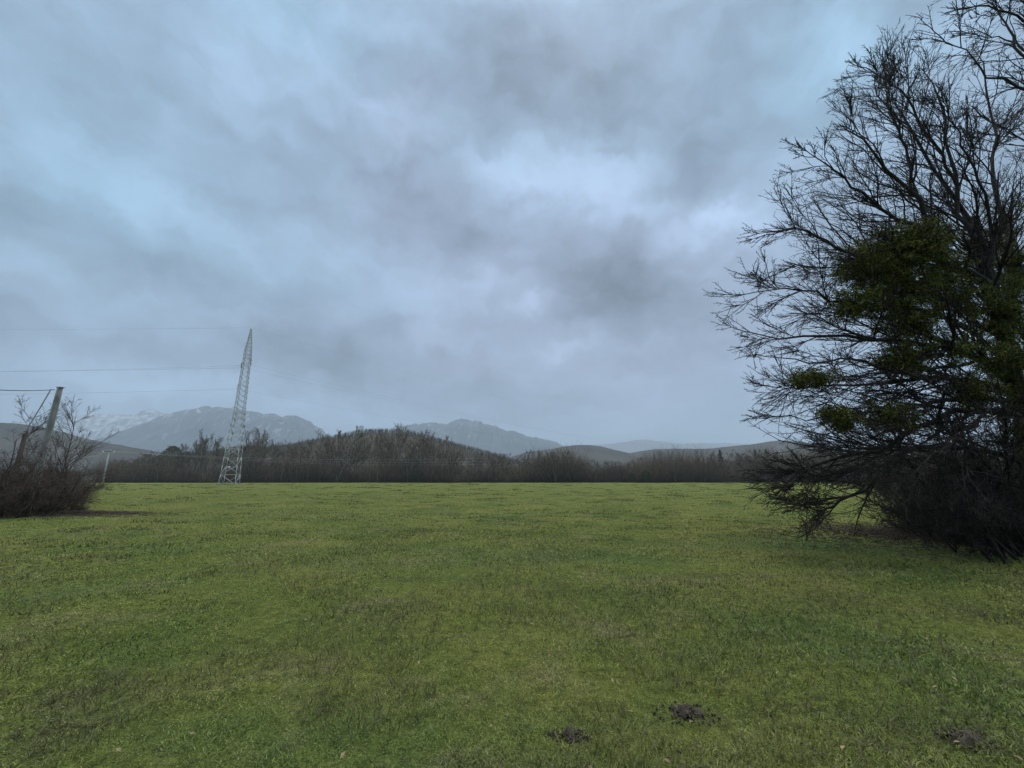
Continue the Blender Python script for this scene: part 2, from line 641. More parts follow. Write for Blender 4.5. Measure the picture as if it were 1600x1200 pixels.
# ------------------------------------------------------------------ ground
def ground_z(x, y):
    r = np.hypot(x, y)
    near = np.clip(1.2 - r / 140.0, 0.0, 1) ** 1
    z = fbm(x / 1.1, y / 1.1, 3, 3) * .045 + fbm(x / .30, y / .30, 11, 2) * .030
    z = z * near + fbm(x / 14, y / 14, 5, 3) * .13 * np.clip(r / 25, 0, 1)
    # foreground stays level so that the eye height holds
    return z


def build_ground():
    nr, na = 470, 640
    r = np.concatenate([[0.0], np.geomspace(.4, 7400, nr)])
    a = np.concatenate([np.linspace(R(-66), R(66), na), np.linspace(R(66), R(294), 90)[1:-1]])
    A = len(a)
    rr, aa = np.meshgrid(r[1:], a, indexing='ij')
    x, y = rr * np.sin(aa), rr * np.cos(aa)
    z = ground_z(x, y)
    z[rr > 400] = 0
    v = np.concatenate([[[0, 0, float(ground_z(np.array([0.]), np.array([0.]))[0])]], np.stack([x, y, z], -1).reshape(-1, 3)])
    i = np.arange(nr - 1)[:, None] * A
    j = np.arange(A)[None]
    j2 = (j + 1) % A
    q_ = np.stack([1 + i + j, 1 + i + j2, 1 + i + A + j2, 1 + i + A + j], -1).reshape(-1, 4)[:, ::-1]
    t_ = np.stack([np.zeros(A, int), 1 + (np.arange(A) + 1) % A, 1 + np.arange(A)], -1)[:, ::-1]
    o = mesh_np('meadow_ground', v, q_, MATS['meadow_soil'], smooth=True, tris=t_)
    tag(o, kind='structure')


build_ground()


# ------------------------------------------------------------------ hills and mountains
def interp(x, pts):
    p = np.array(pts, float)
    return np.interp(x, p[:, 0], p[:, 1])


def hill_range(name, D, hd, sil, mat, amp=0.0, nscale=1.0, nx=300, ny=60, seed=1, gully=0.0, jag=0.0):
    px = np.linspace(sil[0][0], sil[-1][0], nx)
    k = np.ones(7) / 7
    py = interp(px, sil)
    py = np.convolve(np.pad(py, 3, mode='edge'), k, mode='valid')
    top = np.array([P(a, b_, D) for a, b_ in zip(px, py)])
    H = np.maximum(top[:, 2], 0)
    t = np.linspace(-1, 1, ny)
    prof = np.cos(t * math.pi / 2) ** 1.5
    X = np.repeat(top[:, :1], ny, 1) * (1 + 0 * t)
    Y = D + t[None] * hd + 0 * X
    Z = H[:, None] * prof[None]
    nz = fbm(X / nscale, Y / nscale, seed, 6)
    rg = np.abs(fbm(X / (nscale * .8), Y / (nscale * 2.2), seed + 9, 5))
    env = np.clip(1 - np.abs(t) ** 2, 0, 1)[None]
    Z = Z + amp * nz * env * np.clip(H[:, None] / (H.max() + 1e-6) * 3, 0, 1)
    Z = Z - gully * H.max() * rg * env * np.clip(np.abs(t) * 3, 0, 1)[None]
    Z = Z + jag * fbm(px / 9.0, px * 0, seed + 4, 4)[:, None] * env
    Z[:, 0] = -1.0 * 0 - .5
    Z[:, -1] = -.5
    Z = np.maximum(Z, -.5)
    v = np.stack([X, Y, Z], -1).reshape(-1, 3)
    i = np.arange(nx - 1)[:, None] * ny
    j = np.arange(ny - 1)[None]
    q_ = np.stack([i + j, i + ny + j, i + ny + j + 1, i + j + 1], -1).reshape(-1, 4)
    o = mesh_np(name, v, q_, MATS[mat], smooth=True)
    tag(o, kind='structure')
    return X, Y, Z


CH = [(180, 748), (250, 735), (330, 712), (400, 703), (450, 702), (500, 692), (540, 683), (570, 677.5), (600, 676), (630, 677),
      (660, 683), (700, 693), (740, 705), (780, 716), (815, 726), (860, 738), (920, 748)]
hillX = hill_range('wooded_hill', 460, 150, CH, 'wood_slope', amp=1.0, nscale=22, nx=420, ny=90, seed=3)
hill_range('left_low_hill', 950, 330, [(-420, 690), (-250, 672), (-100, 664), (0, 661), (50, 664), (110, 680), (170, 692), (230, 703), (300, 720), (380, 748)],
           'low_slope', amp=6, nscale=90, seed=5)
hill_range('right_low_hills', 1350, 420,
           [(640, 748), (700, 735), (760, 722), (800, 715), (830, 706), (870, 699), (910, 696), (945, 702), (985, 709), (1015, 704), (1060, 702), (1100, 702),
            (1140, 700), (1180, 695), (1215, 690), (1250, 697), (1300, 706), (1400, 700), (1550, 706), (1700, 700), (2000, 705), (2300, 748)],
           'low_slope', amp=9, nscale=120, seed=8, nx=420)
hill_range('table_mountain', 3600, 1000,
           [(130, 748), (160, 700), (200, 690), (240, 668), (265, 655), (285, 648), (310, 638), (330, 635), (355, 637), (385, 643), (410, 646), (440, 650),
            (465, 648), (478, 654), (495, 668), (530, 690), (580, 715), (640, 748)], 'mountain_rock', amp=34, nscale=260, seed=13, nx=600, ny=130, gully=.38, jag=28)
hill_range('snowy_mountain', 4600, 1000,
           [(-500, 690), (-300, 680), (-150, 672), (-40, 668), (60, 668), (100, 662), (125, 654), (150, 647), (175, 645), (200, 650), (225, 645), (240, 641), (262, 645), (300, 650),
            (360, 690), (420, 748)], 'mountain_snowy', amp=40, nscale=500, seed=17, nx=600, ny=120, gully=.34, jag=60)
hill_range('middle_mountain', 3900, 1000,
           [(480, 748), (560, 700), (600, 680), (640, 666), (665, 661), (700, 662), (722, 656), (745, 658), (770, 667), (800, 672), (840, 684), (880, 694),
            (930, 715), (990, 748)], 'mountain_rock', amp=26, nscale=420, seed=21, nx=420, ny=90, gully=.2, jag=24)
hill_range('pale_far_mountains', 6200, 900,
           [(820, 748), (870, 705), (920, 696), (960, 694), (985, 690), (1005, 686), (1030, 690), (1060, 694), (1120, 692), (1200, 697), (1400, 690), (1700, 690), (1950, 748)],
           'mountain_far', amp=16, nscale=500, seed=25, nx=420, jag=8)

# ------------------------------------------------------------------ grass
def build_grass():
    n = 1150000
    u = rng.random(n)
    r = 1.7 * (178 / 1.7) ** (u ** 1.15)
    a = rng.uniform(R(-60), R(60), n)
    x, y = r * np.sin(a), r * np.cos(a)
    keep = (y > .8) & (y < 171)
    x, y, r = x[keep], y[keep], r[keep]
    n = len(x)
    z = ground_z(x, y)
    tall = np.clip(fbm(x / .9, y / .9, 41, 3) + .35, .05, 1.2) * np.clip(fbm(x / 6, y / 6, 43, 2) * 1.4 + .8, .3, 1.5)
    tall = tall * np.clip(.75 + 1.5 * vnoise(x / .17, y / .17, 47), .15, 1.6)
    h = (.013 + .036 * tall) * rng.uniform(.5, 1.3, n) * (r / 4) ** .18
    wd = .0013 * r ** .80 + .0004
    h = h * np.interp(r, [8, 60], [1, .75])
    wd = np.minimum(wd, .075) * rng.uniform(.6, 1.3, n)
    th = rng.uniform(0, 2 * math.pi, n)
    # wind-combed lean plus random
    la = th + rng.normal(0, .9, n)
    lean = rng.uniform(.3, 1.7, n) * h
    dx, dy = np.cos(la) * lean, np.sin(la) * lean
    sxv, syv = -np.sin(th) * wd, np.cos(th) * wd
    base = np.stack([x, y, z - .006], -1)
    s = np.stack([sxv, syv, 0 * x], -1)
    mid = base + np.stack([dx * .35, dy * .35, h * .65], -1)
    tip = base + np.stack([dx, dy, h * rng.uniform(.75, 1.0, n)], -1)
    fa = r > 14
    # near blades: 5 vertices
    nb = ~fa
    v1 = np.stack([base[nb] - s[nb], base[nb] + s[nb], mid[nb] + s[nb] * .7, mid[nb] - s[nb] * .7, tip[nb]], 1).reshape(-1, 3)
    k = np.arange(nb.sum()) * 5
    q_ = np.stack([k, k + 1, k + 2, k + 3], -1)
    t1 = np.stack([k + 3, k + 2, k + 4], -1)
    v2 = np.stack([base[fa] - s[fa], base[fa] + s[fa], tip[fa]], 1).reshape(-1, 3)
    k2 = np.arange(fa.sum()) * 3 + len(v1)
    t2 = np.stack([k2, k2 + 1, k2 + 2], -1)
    o = mesh_np('meadow_grass', np.concatenate([v1, v2]), q_, MATS['grass_blade'], tris=np.concatenate([t1, t2]))
    tag(o, 'short mossy green winter grass covering the open meadow', 'grass', kind='stuff')

    # pale dead stalks lying and standing in the turf
    n = 42000
    u = rng.random(n)
    r = 2.0 * (60 / 2.0) ** u
    a = rng.uniform(R(-60), R(60), n)
    x, y = r * np.sin(a), r * np.cos(a)
    dens = fbm(x / 1.6, y / 1.6, 61, 3) > .02
    x, y, r = x[dens], y[dens], r[dens]
    n = len(x)
    z = ground_z(x, y)
    h = rng.uniform(.03, .10, n)
    th = rng.uniform(0, 2 * math.pi, n)
    L = rng.uniform(.03, .12, n)
    p0 = np.stack([x, y, z], -1)
    p1 = p0 + np.stack([np.cos(th) * L * .5, np.sin(th) * L * .5, h * .8], -1)
    p2 = p0 + np.stack([np.cos(th) * L, np.sin(th) * L, h], -1)
    g_ = Geo()
    rad = (.0007 + .00035 * r)[:, None] * np.array([[1, .8, .4]])
    g_.tubes(np.stack([p0, p1, p2], 1), rad, 3)
    o = g_.build('dry_stalks', MATS['straw_blade'])
    tag(o, 'pale dead grass stalks scattered through the turf', 'dry grass', kind='stuff')

    # low tussocks: darker tufts dotted over the field
    n = 900
    u = rng.random(n)
    r = 5 * (165 / 5) ** u ** .8
    a = rng.uniform(R(-58), R(58), n)
    cx, cyv = r * np.sin(a), r * np.cos(a)
    ok = (cyv < 168) & (cyv > 4)
    cx, cyv, r = cx[ok], cyv[ok], r[ok]
    m_ = 46
    sc = rng.uniform(.4, 1.1, len(cx)) * (1 + r / 60)
    X = np.repeat(cx, m_) + rng.normal(0, .13, len(cx) * m_) * np.repeat(sc * 1.9, m_)
    Y = np.repeat(cyv, m_) + rng.normal(0, .13, len(cx) * m_) * np.repeat(sc, m_)
    S = np.repeat(sc, m_)
    RR = np.repeat(r, m_)
    n = len(X)
    h = S * rng.uniform(.025, .08, n)
    th = rng.uniform(0, 2 * math.pi, n)
    wd = (.0015 * RR ** .85 + .001) * rng.uniform(.7, 1.3, n)
    base = np.stack([X, Y, ground_z(X, Y) - .005], -1)
    s = np.stack([-np.sin(th) * wd, np.cos(th) * wd, 0 * X], -1)
    tip = base + np.stack([np.cos(th) * h * .8, np.sin(th) * h * .8, h], -1)
    k = np.arange(n) * 3
    o = mesh_np('grass_tussocks', np.stack([base - s, base + s, tip], 1).reshape(-1, 3), None, MATS['tussock_blade'], tris=np.stack([k, k + 1, k + 2], -1))
    tag(o, 'darker rough tufts of coarse grass dotted over the meadow', 'grass', kind='stuff')

    # fallen leaves and pale flecks
    n = 420
    r = 2.2 * (25 / 2.2) ** rng.random(n)
    a = R(58) * (1 - 2 * rng.random(n) ** 1.7)
    x, y = r * np.sin(a), r * np.cos(a)
    z = ground_z(x, y) + rng.uniform(.02, .045, n)
    s = rng.uniform(.008, .024, n)
    th = rng.uniform(0, 2 * math.pi, n)
    c_, s_ = np.cos(th), np.sin(th)
    e1 = np.stack([c_, s_, rng.uniform(-.4, .4, n)], -1) * s[:, None]
    e2 = np.stack([-s_, c_, rng.uniform(-.4, .4, n)], -1) * s[:, None] * .55
    p = np.stack([x, y, z], -1)
    up = np.array([0, 0, 1.0]) * s[:, None] * .25
    v = np.stack([p - e1, p + e2 + up, p + e1, p - e2 + up], 1).reshape(-1, 3)
    k = np.arange(n) * 4
    o = mesh_np('fallen_leaves', v, None, MATS['dry_leaf'], tris=np.concatenate([np.stack([k, k + 1, k + 2], -1), np.stack([k, k + 2, k + 3], -1)]))
    tag(o, 'small pale fallen leaves lying in the grass', 'leaves', kind='stuff')


m = blade_mat('tussock_blade', .75)
build_grass()

# soil mounds (molehills and scrapes)
MOUNDS = [(1072, 1118, .085, 'dark crumbly soil mound in the grass, the larger one near the bottom middle'),
          (890, 1155, .05, 'small dark soil mound left of the larger soil mound'),
          (1512, 1162, .07, 'flat brown soil mound near the bottom right corner of the field')]
for (px, py, s, lab) in MOUNDS:
    c0 = G(px, py)
    g_ = Geo()
    nn, na = 9, 26
    rr, aa = np.meshgrid(np.linspace(0.02, 1, nn), np.linspace(0, 2 * math.pi, na, endpoint=False), indexing='ij')
    xx, yy = rr * np.cos(aa) * s * 1.5, rr * np.sin(aa) * s
    edge = 1 + .9 * vnoise(aa * 1.9 + px, aa * 0, 4)
    xx, yy = xx * edge, yy * edge
    gx, gy = c0[0] + xx, c0[1] + yy
    z = ground_z(gx, gy) + (1 - rr ** 2) * s * .2 + fbm(gx / .05, gy / .05, 7, 4) * .075 - .004 + .012 * (1 - rr)
    v = np.stack([gx, gy, z], -1).reshape(-1, 3)
    i = np.arange(nn - 1)[:, None] * na
    j = np.arange(na)[None]
    g_.add(v, np.stack([i + j, i + na + j, i + na + (j + 1) % na, i + (j + 1) % na], -1).reshape(-1, 4))
    for k in range(150):
        a = random.uniform(0, 6.28)
        d = s * random.uniform(.1, 1.7)
        cx, cy_ = c0[0] + math.cos(a) * d * 1.5, c0[1] + math.sin(a) * d
        cr = random.uniform(.004, .013)
        vv = np.array([[1, 0, 0], [-1, 0, 0], [0, 1, 0], [0, -1, 0], [0, 0, 1], [0, 0, -1]]) * cr * rng.uniform(.6, 1.3, (6, 1))
        hz = float(ground_z(np.array([cx]), np.array([cy_]))[0]) + max(0, 1 - (d / s) ** 2) * s * .2 + .012
        g_.add(vv + [cx, cy_, hz], t=[[0, 2, 4], [2, 1, 4], [1, 3, 4], [3, 0, 4], [2, 0, 5], [1, 2, 5], [3, 1, 5], [0, 3, 5]])
    o = g_.build('soil_mound', MATS['soil'], loc=c0, origin=c0)
    tag(o, lab, 'molehill', 'soil mounds in the meadow')


# ------------------------------------------------------------------ lattice pylon
def build_pylon():
    D = 126.0
    base = P(358, 757, D)
    base[2] = 0
    top = P(393, 512, D)
    H = top[2]
    root = empty('lattice_pylon', base)
    tag(root, 'tall pale steel lattice pylon standing at the far edge of the meadow', 'pylon')
    th = R(17)
    ex, ey = np.array([math.cos(th), math.sin(th), 0]), np.array([-math.sin(th), math.cos(th), 0])
    hw = lambda z: np.interp(z / H, [0, .30, .42, .84, 1.0], [2.05, 1.50, 1.20, .80, .10])
    sg = [(-1, -1), (1, -1), (1, 1), (-1, 1)]
    corner = lambda k, z: sg[k][0] * ex * hw(z) + sg[k][1] * ey * hw(z) + np.array([0, 0, z])
    lv = [0.0]
    while lv[-1] < H * .985:
        lv.append(lv[-1] + hw(lv[-1]) * 1.15 + .35)
    lv[-1] = H
    for k in range(4):
        g_ = Geo()
        for a, b_ in zip(lv[:-1], lv[1:]):
            r_ = .115 if a < H * .42 else .085
            g_.bar(corner(k, a), corner(k, b_), r_, 4)
        leg = g_.build('leg', MATS['steel_paint'], root)
        f_ = Geo().box(corner(k, 0) + [0, 0, .1], (.9, .9, .5)).build('footing', MATS['concrete_pole'], leg)
    for fidx in range(4):
        g_ = Geo()
        k1, k2 = fidx, (fidx + 1) % 4
        for i, (a, b_) in enumerate(zip(lv[:-2], lv[1:-1])):
            r_ = .07 if a < H * .42 else .06
            if a < H * .36:
                # K-pattern rising diagonals as on the lower body
                if (i + fidx) % 2:
                    g_.bar(corner(k1, a), corner(k2, b_), r_)
                else:
                    g_.bar(corner(k2, a), corner(k1, b_), r_)
                if i % 3 == 0:
                    g_.bar(corner(k1, b_), corner(k2, b_), r_ * .8)
            else:
                g_.bar(corner(k1, a), corner(k2, b_), r_)
                g_.bar(corner(k2, a), corner(k1, b_), r_)
        g_.build('bracing', MATS['steel_dull'] if fidx in (2,) else MATS['steel_paint'], root)
    tips = []
    # arms run almost along the line of sight
    for (zf, L, sgn) in ((.735, 3.6, -1), (.80, 3.6, 1), (.60, 3.6, -1)):
        z = H * zf
        g_ = Geo()
        d = ey * sgn
        tip = d * (hw(z) + L) + np.array([0, 0, z])
        for s_ in (-1, 1):
            a = ex * s_ * hw(z) + d * hw(z) + np.array([0, 0, z])
            a2 = ex * s_ * hw(z + 1.6) + d * hw(z + 1.6) + np.array([0, 0, z + 1.6])
            g_.bar(a, tip, .07)
            g_.bar(a2, tip, .06)
            for t_ in (.25, .5, .75):
                g_.bar(a + (tip - a) * t_, a2 + (tip - a2) * t_, .035)
        arm = g_.build('crossarm', MATS['steel_paint'], root)
        gi = Geo()
        zz_ = np.linspace(0, 1.5, 25)
        rr_ = np.where(np.arange(25) % 2 == 0, .05, .13)
        ptip = tip.copy()
        gi.tubes(np.array([np.stack([tip[0] + 0 * zz_, tip[1] + 0 * zz_, tip[2] - zz_], -1)]), rr_[None], 8)
        gi.build('insulator', MATS['steel_dull'], arm)
        tips.append(base + tip - np.array([0, 0, 1.5]))
    g_ = Geo()
    g_.box(ex * .2 + np.array([-.2, -1.2, H * .10]), (.7, .05, .5))
    g_.build('warning_plate', MATS['porcelain'], root)
    tips.append(base + np.array([0, 0, H]))
    return base, H, tips


pyl_base, pyl_H, tips = build_pylon()


def wire(a, b_, sag, r_, label, group, mat='wire_metal', K=40, name='overhead_wire', cat='power line'):
    a, b_ = np.asarray(a, float), np.asarray(b_, float)
    t = np.linspace(0, 1, K)
    p = a[None] * (1 - t[:, None]) + b_[None] * t[:, None]
    p[:, 2] -= sag * 4 * t * (1 - t)
    g_ = Geo().tubes(p[None] - a, np.full((1, K), r_), 5)
    o = g_.build(name, MATS[mat], loc=a)
    tag(o, label, cat, group)
    return o


ord_ = ['top', 'middle', 'lowest']
LE = [(-520, 575), (-520, 583), (-520, 615), (-520, 506)]
LN = ['second highest of the thin wires running left from the pylon', 'third highest of the thin wires running left from the pylon',
      'lowest of the thin wires running left from the pylon', 'topmost thin wire running left from the pylon peak']
RN = ['second highest of the thin wires running right from the pylon', 'third highest of the thin wires running right from the pylon',
      'lowest of the thin wires running right from the pylon', 'topmost thin wire running right from the pylon peak']
RE = [(1150, 690), (1180, 700), (1210, 708), (1160, 680)]
for i, tp in enumerate(tips):
    wire(tp, P(*LE[i], 150), 1.2, .022 if i < 3 else .018, LN[i], 'wires running left from the pylon')
    wire(tp, P(*RE[i], 640), 14, .014 if i < 3 else .012, RN[i], 'wires running right from the pylon')


# small far pole with crossarm, left
def build_small_pole():
    D = 148.0
    b0 = P(161, 752, D)
    b0[2] = 0
    H = P(170, 703, D)[2]
    root = empty('utility_pole', b0)
    tag(root, 'small distant pole with crossarm and white insulators before the woods', 'utility pole')
    Geo().bar((0, 0, 0), (0, 0, H), .27, 8, .20).build('pole', MATS['steel_dull'], root)
    zt = H - .9
    for z, L in ((zt, 2.1), (H - .1, .9)):
        arm = Geo().box((0, -.2, z), (L * 2, .2, .26)).build('crossarm', MATS['steel_paint'], root)
        if z == zt:
            for x in (-2.0, 0, 2.0):
                g_ = Geo()
                zz_ = np.linspace(0, .5, 9)
                g_.tubes(np.array([np.stack([x + 0 * zz_, -.2 + 0 * zz_, z + .09 + zz_], -1)]), np.where(np.arange(9) % 2, .22, .12)[None], 8)
                g_.build('insulator', MATS['porcelain'], arm)
    g_ = Geo()
    g_.box((0, -.3, H - .5), (1.4, .35, .28))
    g_.bar((-.9, -.3, zt + .1), (0, -.3, H + .2), .05)
    g_.bar((.9, -.3, zt + .1), (0, -.3, H + .2), .05)
    g_.build('switchgear', MATS['wire_metal'], root)
    for i, x in enumerate((-2.0, 0, 2.0)):
        a = b0 + np.array([x, -.2, zt + .6])
        nm = ['front', 'middle', 'rear'][i]
        wire(a, P(765, 716 + i * 4.5, 168), 1.6 + .2 * i, .013, '%s wire of three running right from the small distant pole across the wood' % ['highest', 'middle', 'lowest'][i],
             'wires of the small distant pole', 'wire_bright')


build_small_pole()


# near concrete pole behind the left thicket
def build_near_pole():
    D = 22.5
    tp = P(94, 606, D)
    b0 = tp.copy()
    b0[2] = 0
    b0[0] -= .12
    root = empty('concrete_pole', b0)
    tag(root, 'grey concrete utility pole rising out of the brown thicket', 'utility pole')
    H = tp[2]
    dxt = .12
    K = 12
    g_ = Geo()
    zs = np.linspace(0, H, K)
    wv = np.linspace(.140, .095, K)
    dv = np.linspace(.14, .10, K)
    rot = R(28)
    prof = [(-1, -1), (-.32, -1), (-.22, -.72), (.22, -.72), (.32, -1), (1, -1), (1, 1), (-1, 1)]
    V_ = []
    for z, a, d in zip(zs, wv, dv):
        for (u_, v_) in prof:
            x, y = u_ * a, v_ * d
            V_.append((x * math.cos(rot) - y * math.sin(rot) + dxt * z / H, x * math.sin(rot) + y * math.cos(rot), z))
    n = len(prof)
    Q = [[k * n + i, k * n + (i + 1) % n, (k + 1) * n + (i + 1) % n, (k + 1) * n + i] for k in range(K - 1) for i in range(n)]
    e = (K - 1) * n
    T = [[e, e + 1, e + 2], [e, e + 2, e + 7], [e + 2, e + 3, e + 7], [e + 3, e + 6, e + 7], [e + 3, e + 4, e + 6], [e + 4, e + 5, e + 6]]
    g_.add(V_, Q, T)
    g_.build('pole', MATS['concrete_pole'], root)
    Geo().box((dxt + .02, 0, H + .025), (.27, .22, .045)).build('cap_plate', MATS['steel_dull'], root)
    Geo().tubes(np.array([[(dxt - .16, -.1, H - .14), (dxt - .30, -.14, H - .13), (dxt - .34, -.16, H - .17)]]), np.array([[.025, .025, .03]]), 6).build('cable_hook', MATS['wire_metal'], root)
    att = b0 + np.array([dxt - .33, -.15, H - .15])
    # short dark post
    pb = P(40, 674, 21.5)
    post_top = pb.copy()
    pg = pb.copy()
    pg[2] = 0
    r2 = empty('wooden_post', pg)
    tag(r2, 'dark wooden post beside the concrete pole in the thicket', 'post')
    h2 = post_top[2]
    Geo().tubes(np.array([[(0, 0, 0), (.0, 0, h2 * .5), (.02, 0, h2)]]), np.array([[.11, .10, .085]]), 8).build('post', MATS['old_wood'], r2)
    Geo().box((.03, -.08, h2 - .12), (.10, .08, .16)).build('bracket', MATS['wire_metal'], r2)
    wire(att, post_top + np.array([.05, -.08, -.1]), .05, .028, 'dark cable slanting down from the concrete pole to the wooden post', 'cables of the concrete pole', K=12)
    wire(att, P(-420, 500, 13), .75, .022, 'dark cable curving from the top of the concrete pole out to the left', 'cables of the concrete pole', K=24)


build_near_pole()


# ------------------------------------------------------------------ far row of trees
def tree_variant(seed, kind):
    """unit: about 12 m tall bare tree as (trunk Geo, crown Geo)"""
    global rng
    keep = rng
    rng = np.random.default_rng(seed)
    H = 12.0
    multi = kind == 'multi'
    nst = 3 if multi else 1
    T, TR = [], []
    for k in range(nst):
        c = [(0, 0, 0)]
        x = y = 0
        lean = rng.normal(0, .5, 2) * (1.5 if multi else .5)
        for i in range(1, 8):
            x += lean[0] * .3 + rng.normal(0, .12)
            y += lean[1] * .3 + rng.normal(0, .12)
            c.append((x, y, H * i / 7 * (1 if k == 0 else rng.uniform(.75, .95))))
        T.append(spline(c, 10))
        TR.append(np.linspace(.17, .03, 10))
    T, TR = np.array(T), np.array(TR)
    tg, cg = Geo(), Geo()
    tg.tubes(T, TR, 5)
    nl = 18 if not multi else 9
    up = .16 if kind != 'wide' else .06
    t0 = .22 if kind != 'tall' else .45
    l1, r1 = grow(T, TR, nl, K=6, t=(t0, .97), ang=(28, 55) if kind != 'wide' else (40, 75), ln=(.22, .42), wander=.10, trop=(0, 0, up), rr=.5, rmin=.04)
    l2, r2 = grow(l1, r1, 7, K=4, t=(.2, 1), ang=(20, 50), ln=(.3, .55), wander=.12, trop=(0, 0, .10), rr=.6, rmin=.028)
    l3, r3 = grow(l2, r2, 5, K=3, t=(.1, 1), ang=(15, 50), ln=(.4, .7), wander=.15, trop=(0, 0, .08), rr=.7, rmin=.020)
    cg.tubes(l1, r1, 3)
    cg.tubes(l2, r2, 3)
    cg.tubes(l3, r3, 3)
    rng = keep
    return tg, cg


def green_variant(seed, conifer):
    global rng
    keep = rng
    rng = np.random.default_rng(seed)
    H = 12.0
    tg, cg = Geo(), Geo()
    T = np.array([[(0, 0, z) for z in np.linspace(0, H * .9, 5)]], float)
    tg.tubes(T, np.linspace(.2, .05, 5)[None], 6)
    n = 5200
    zt = rng.uniform(0.02, 1, n)
    if conifer:
        rad = 2.6 * (1 - zt) ** .8 + .15
        lay = .75 + .25 * np.sin(zt * 60)
        rr_ = rad * lay * rng.uniform(.25, 1, n) ** .5
    else:
        rad = 4.8 * np.sin(np.clip(zt * .95 + .05, 0, 1) * math.pi) ** .55
        rr_ = rad * rng.uniform(.2, 1, n) ** .5
    a = rng.uniform(0, 2 * math.pi, n)
    bump_ = 1 + .35 * fbm(a * 1.6, zt * 5, seed, 3)
    p = np.stack([rr_ * bump_ * np.cos(a), rr_ * bump_ * np.sin(a), zt * H], -1)
    e1 = norm(rng.normal(size=(n, 3))) * .22
    e2 = norm(np.cross(e1, rng.normal(size=(n, 3)))) * .12
    v = np.stack([p - e1, p + e2, p + e1, p - e2], 1).reshape(-1, 3)
    k = np.arange(n) * 4
    cg.add(v, np.stack([k, k + 1, k + 2, k + 3], -1))
    rng = keep
    return tg, cg


TREELINE = [(140, 735), (150, 722), (200, 714), (230, 706), (270, 700), (300, 690), (320, 681), (340, 690), (360, 695), (385, 680), (420, 682), (450, 686), (480, 688),
            (500, 684), (520, 678), (550, 674), (600, 674), (650, 676), (690, 684), (720, 700), (750, 710), (800, 714), (850, 710), (875, 706), (900, 714),
            (950, 720), (1000, 720), (1050, 719), (1100, 714), (1150, 708), (1190, 707), (1250, 709), (1320, 712), (1500, 705), (1700, 700)]
protos = {}
for i in range(9):
    kind = ['tall', 'normal', 'wide', 'multi', 'tall', 'normal', 'tall', 'multi', 'wide'][i]
    tg, cg = tree_variant(100 + i, kind)
    root = empty('bare_tree')
    t_ = tg.build('trunk', MATS['far_trunk'], root)
    c_ = cg.build('crown', MATS['far_twigs'], root)
    protos[i] = [root, t_, c_, False]


def plant(i, loc, s, rz, label, group, name=None, cat='tree', sxy=1.0):
    pr = protos[i]
    if not pr[3]:
        o = pr[0]
        pr[3] = True
    else:
        o = pr[0].copy()
        COL.objects.link(o)
        for ch in pr[1:3]:
            c = ch.copy()
            COL.objects.link(c)
            c.parent = o
    o.location = loc
    o.scale = (s * sxy, s * sxy, s)
    o.rotation_euler = (0, 0, rz)
    tag(o, label, cat, group)
    return o


def section(px):
    if px < 300:
        return ('bare brown tree in the low wood at the left, between the thicket and the pylon', 'bare trees left of the pylon')
    if px < 430:
        return ('bare tree in the wood just behind the foot of the lattice pylon', 'bare trees behind the pylon')
    if px < 560:
        return ('tall bare tree on the left flank of the wooded hill', 'bare trees on the left flank of the hill')
    if px < 720:
        return ('tall bare tree standing before the rounded top of the wooded hill', 'bare trees before the hill top')
    if px < 900:
        return ('bare tree in the low wood below the right slope of the wooded hill', 'bare trees below the hill')
    if px < 1100:
        return ('low bare tree in the middle of the far right wood', 'bare trees of the right wood')
    return ('bare tree in the far wood beside the big dark tree at the right', 'bare trees by the big dark tree')


rnd = random.Random(5)
nplanted = 0
for row, (D0_, n) in enumerate(((176, 92), (184, 96), (196, 92))):
    for k in range(n):
        px = 170 + (1560 - 170) * (k + rnd.uniform(-.45, .45) + .5) / n
        D = D0_ + rnd.uniform(-3, 4)
        topy = interp(px, TREELINE) + (rnd.uniform(-6, 16) if 330 < px < 740 else rnd.uniform(-5, 6)) + (6 if row == 0 else 0) + ((14 if 330 < px < 740 else 6) if rnd.random() < .35 else 0)
        base = P(px, 755, D)
        h = P(px, topy, D)[2]
        lab, grp = section(px)
        narrow = rnd.uniform(.85, 1.1) if h > 14 else rnd.uniform(1.2, 1.9)
        plant(rnd.randrange(9), (base[0], D, 0), max(h, 4) / 12.2, rnd.uniform(0, 6.28), lab, grp, sxy=narrow)
        nplanted += 1
# single ones that stand out
SP = [(318, 677, 174, 3, 'dark dense bare tree with many upright stems left of the pylon', .8),
      (388, 672, 178, 7, 'rounded dark bare tree showing just behind the pylon', .8),
      (868, 703, 173, 3, 'taller clump of bare stems in the low wood right of the hill', .9)]
for px, ty, D, v_, lab, nx_ in SP:
    b0 = P(px, 755, D)
    for dk in (0,):
        plant(v_, (b0[0], D, 0), P(px, ty, D)[2] / 12.0, .7 + px, lab, None, sxy=nx_)

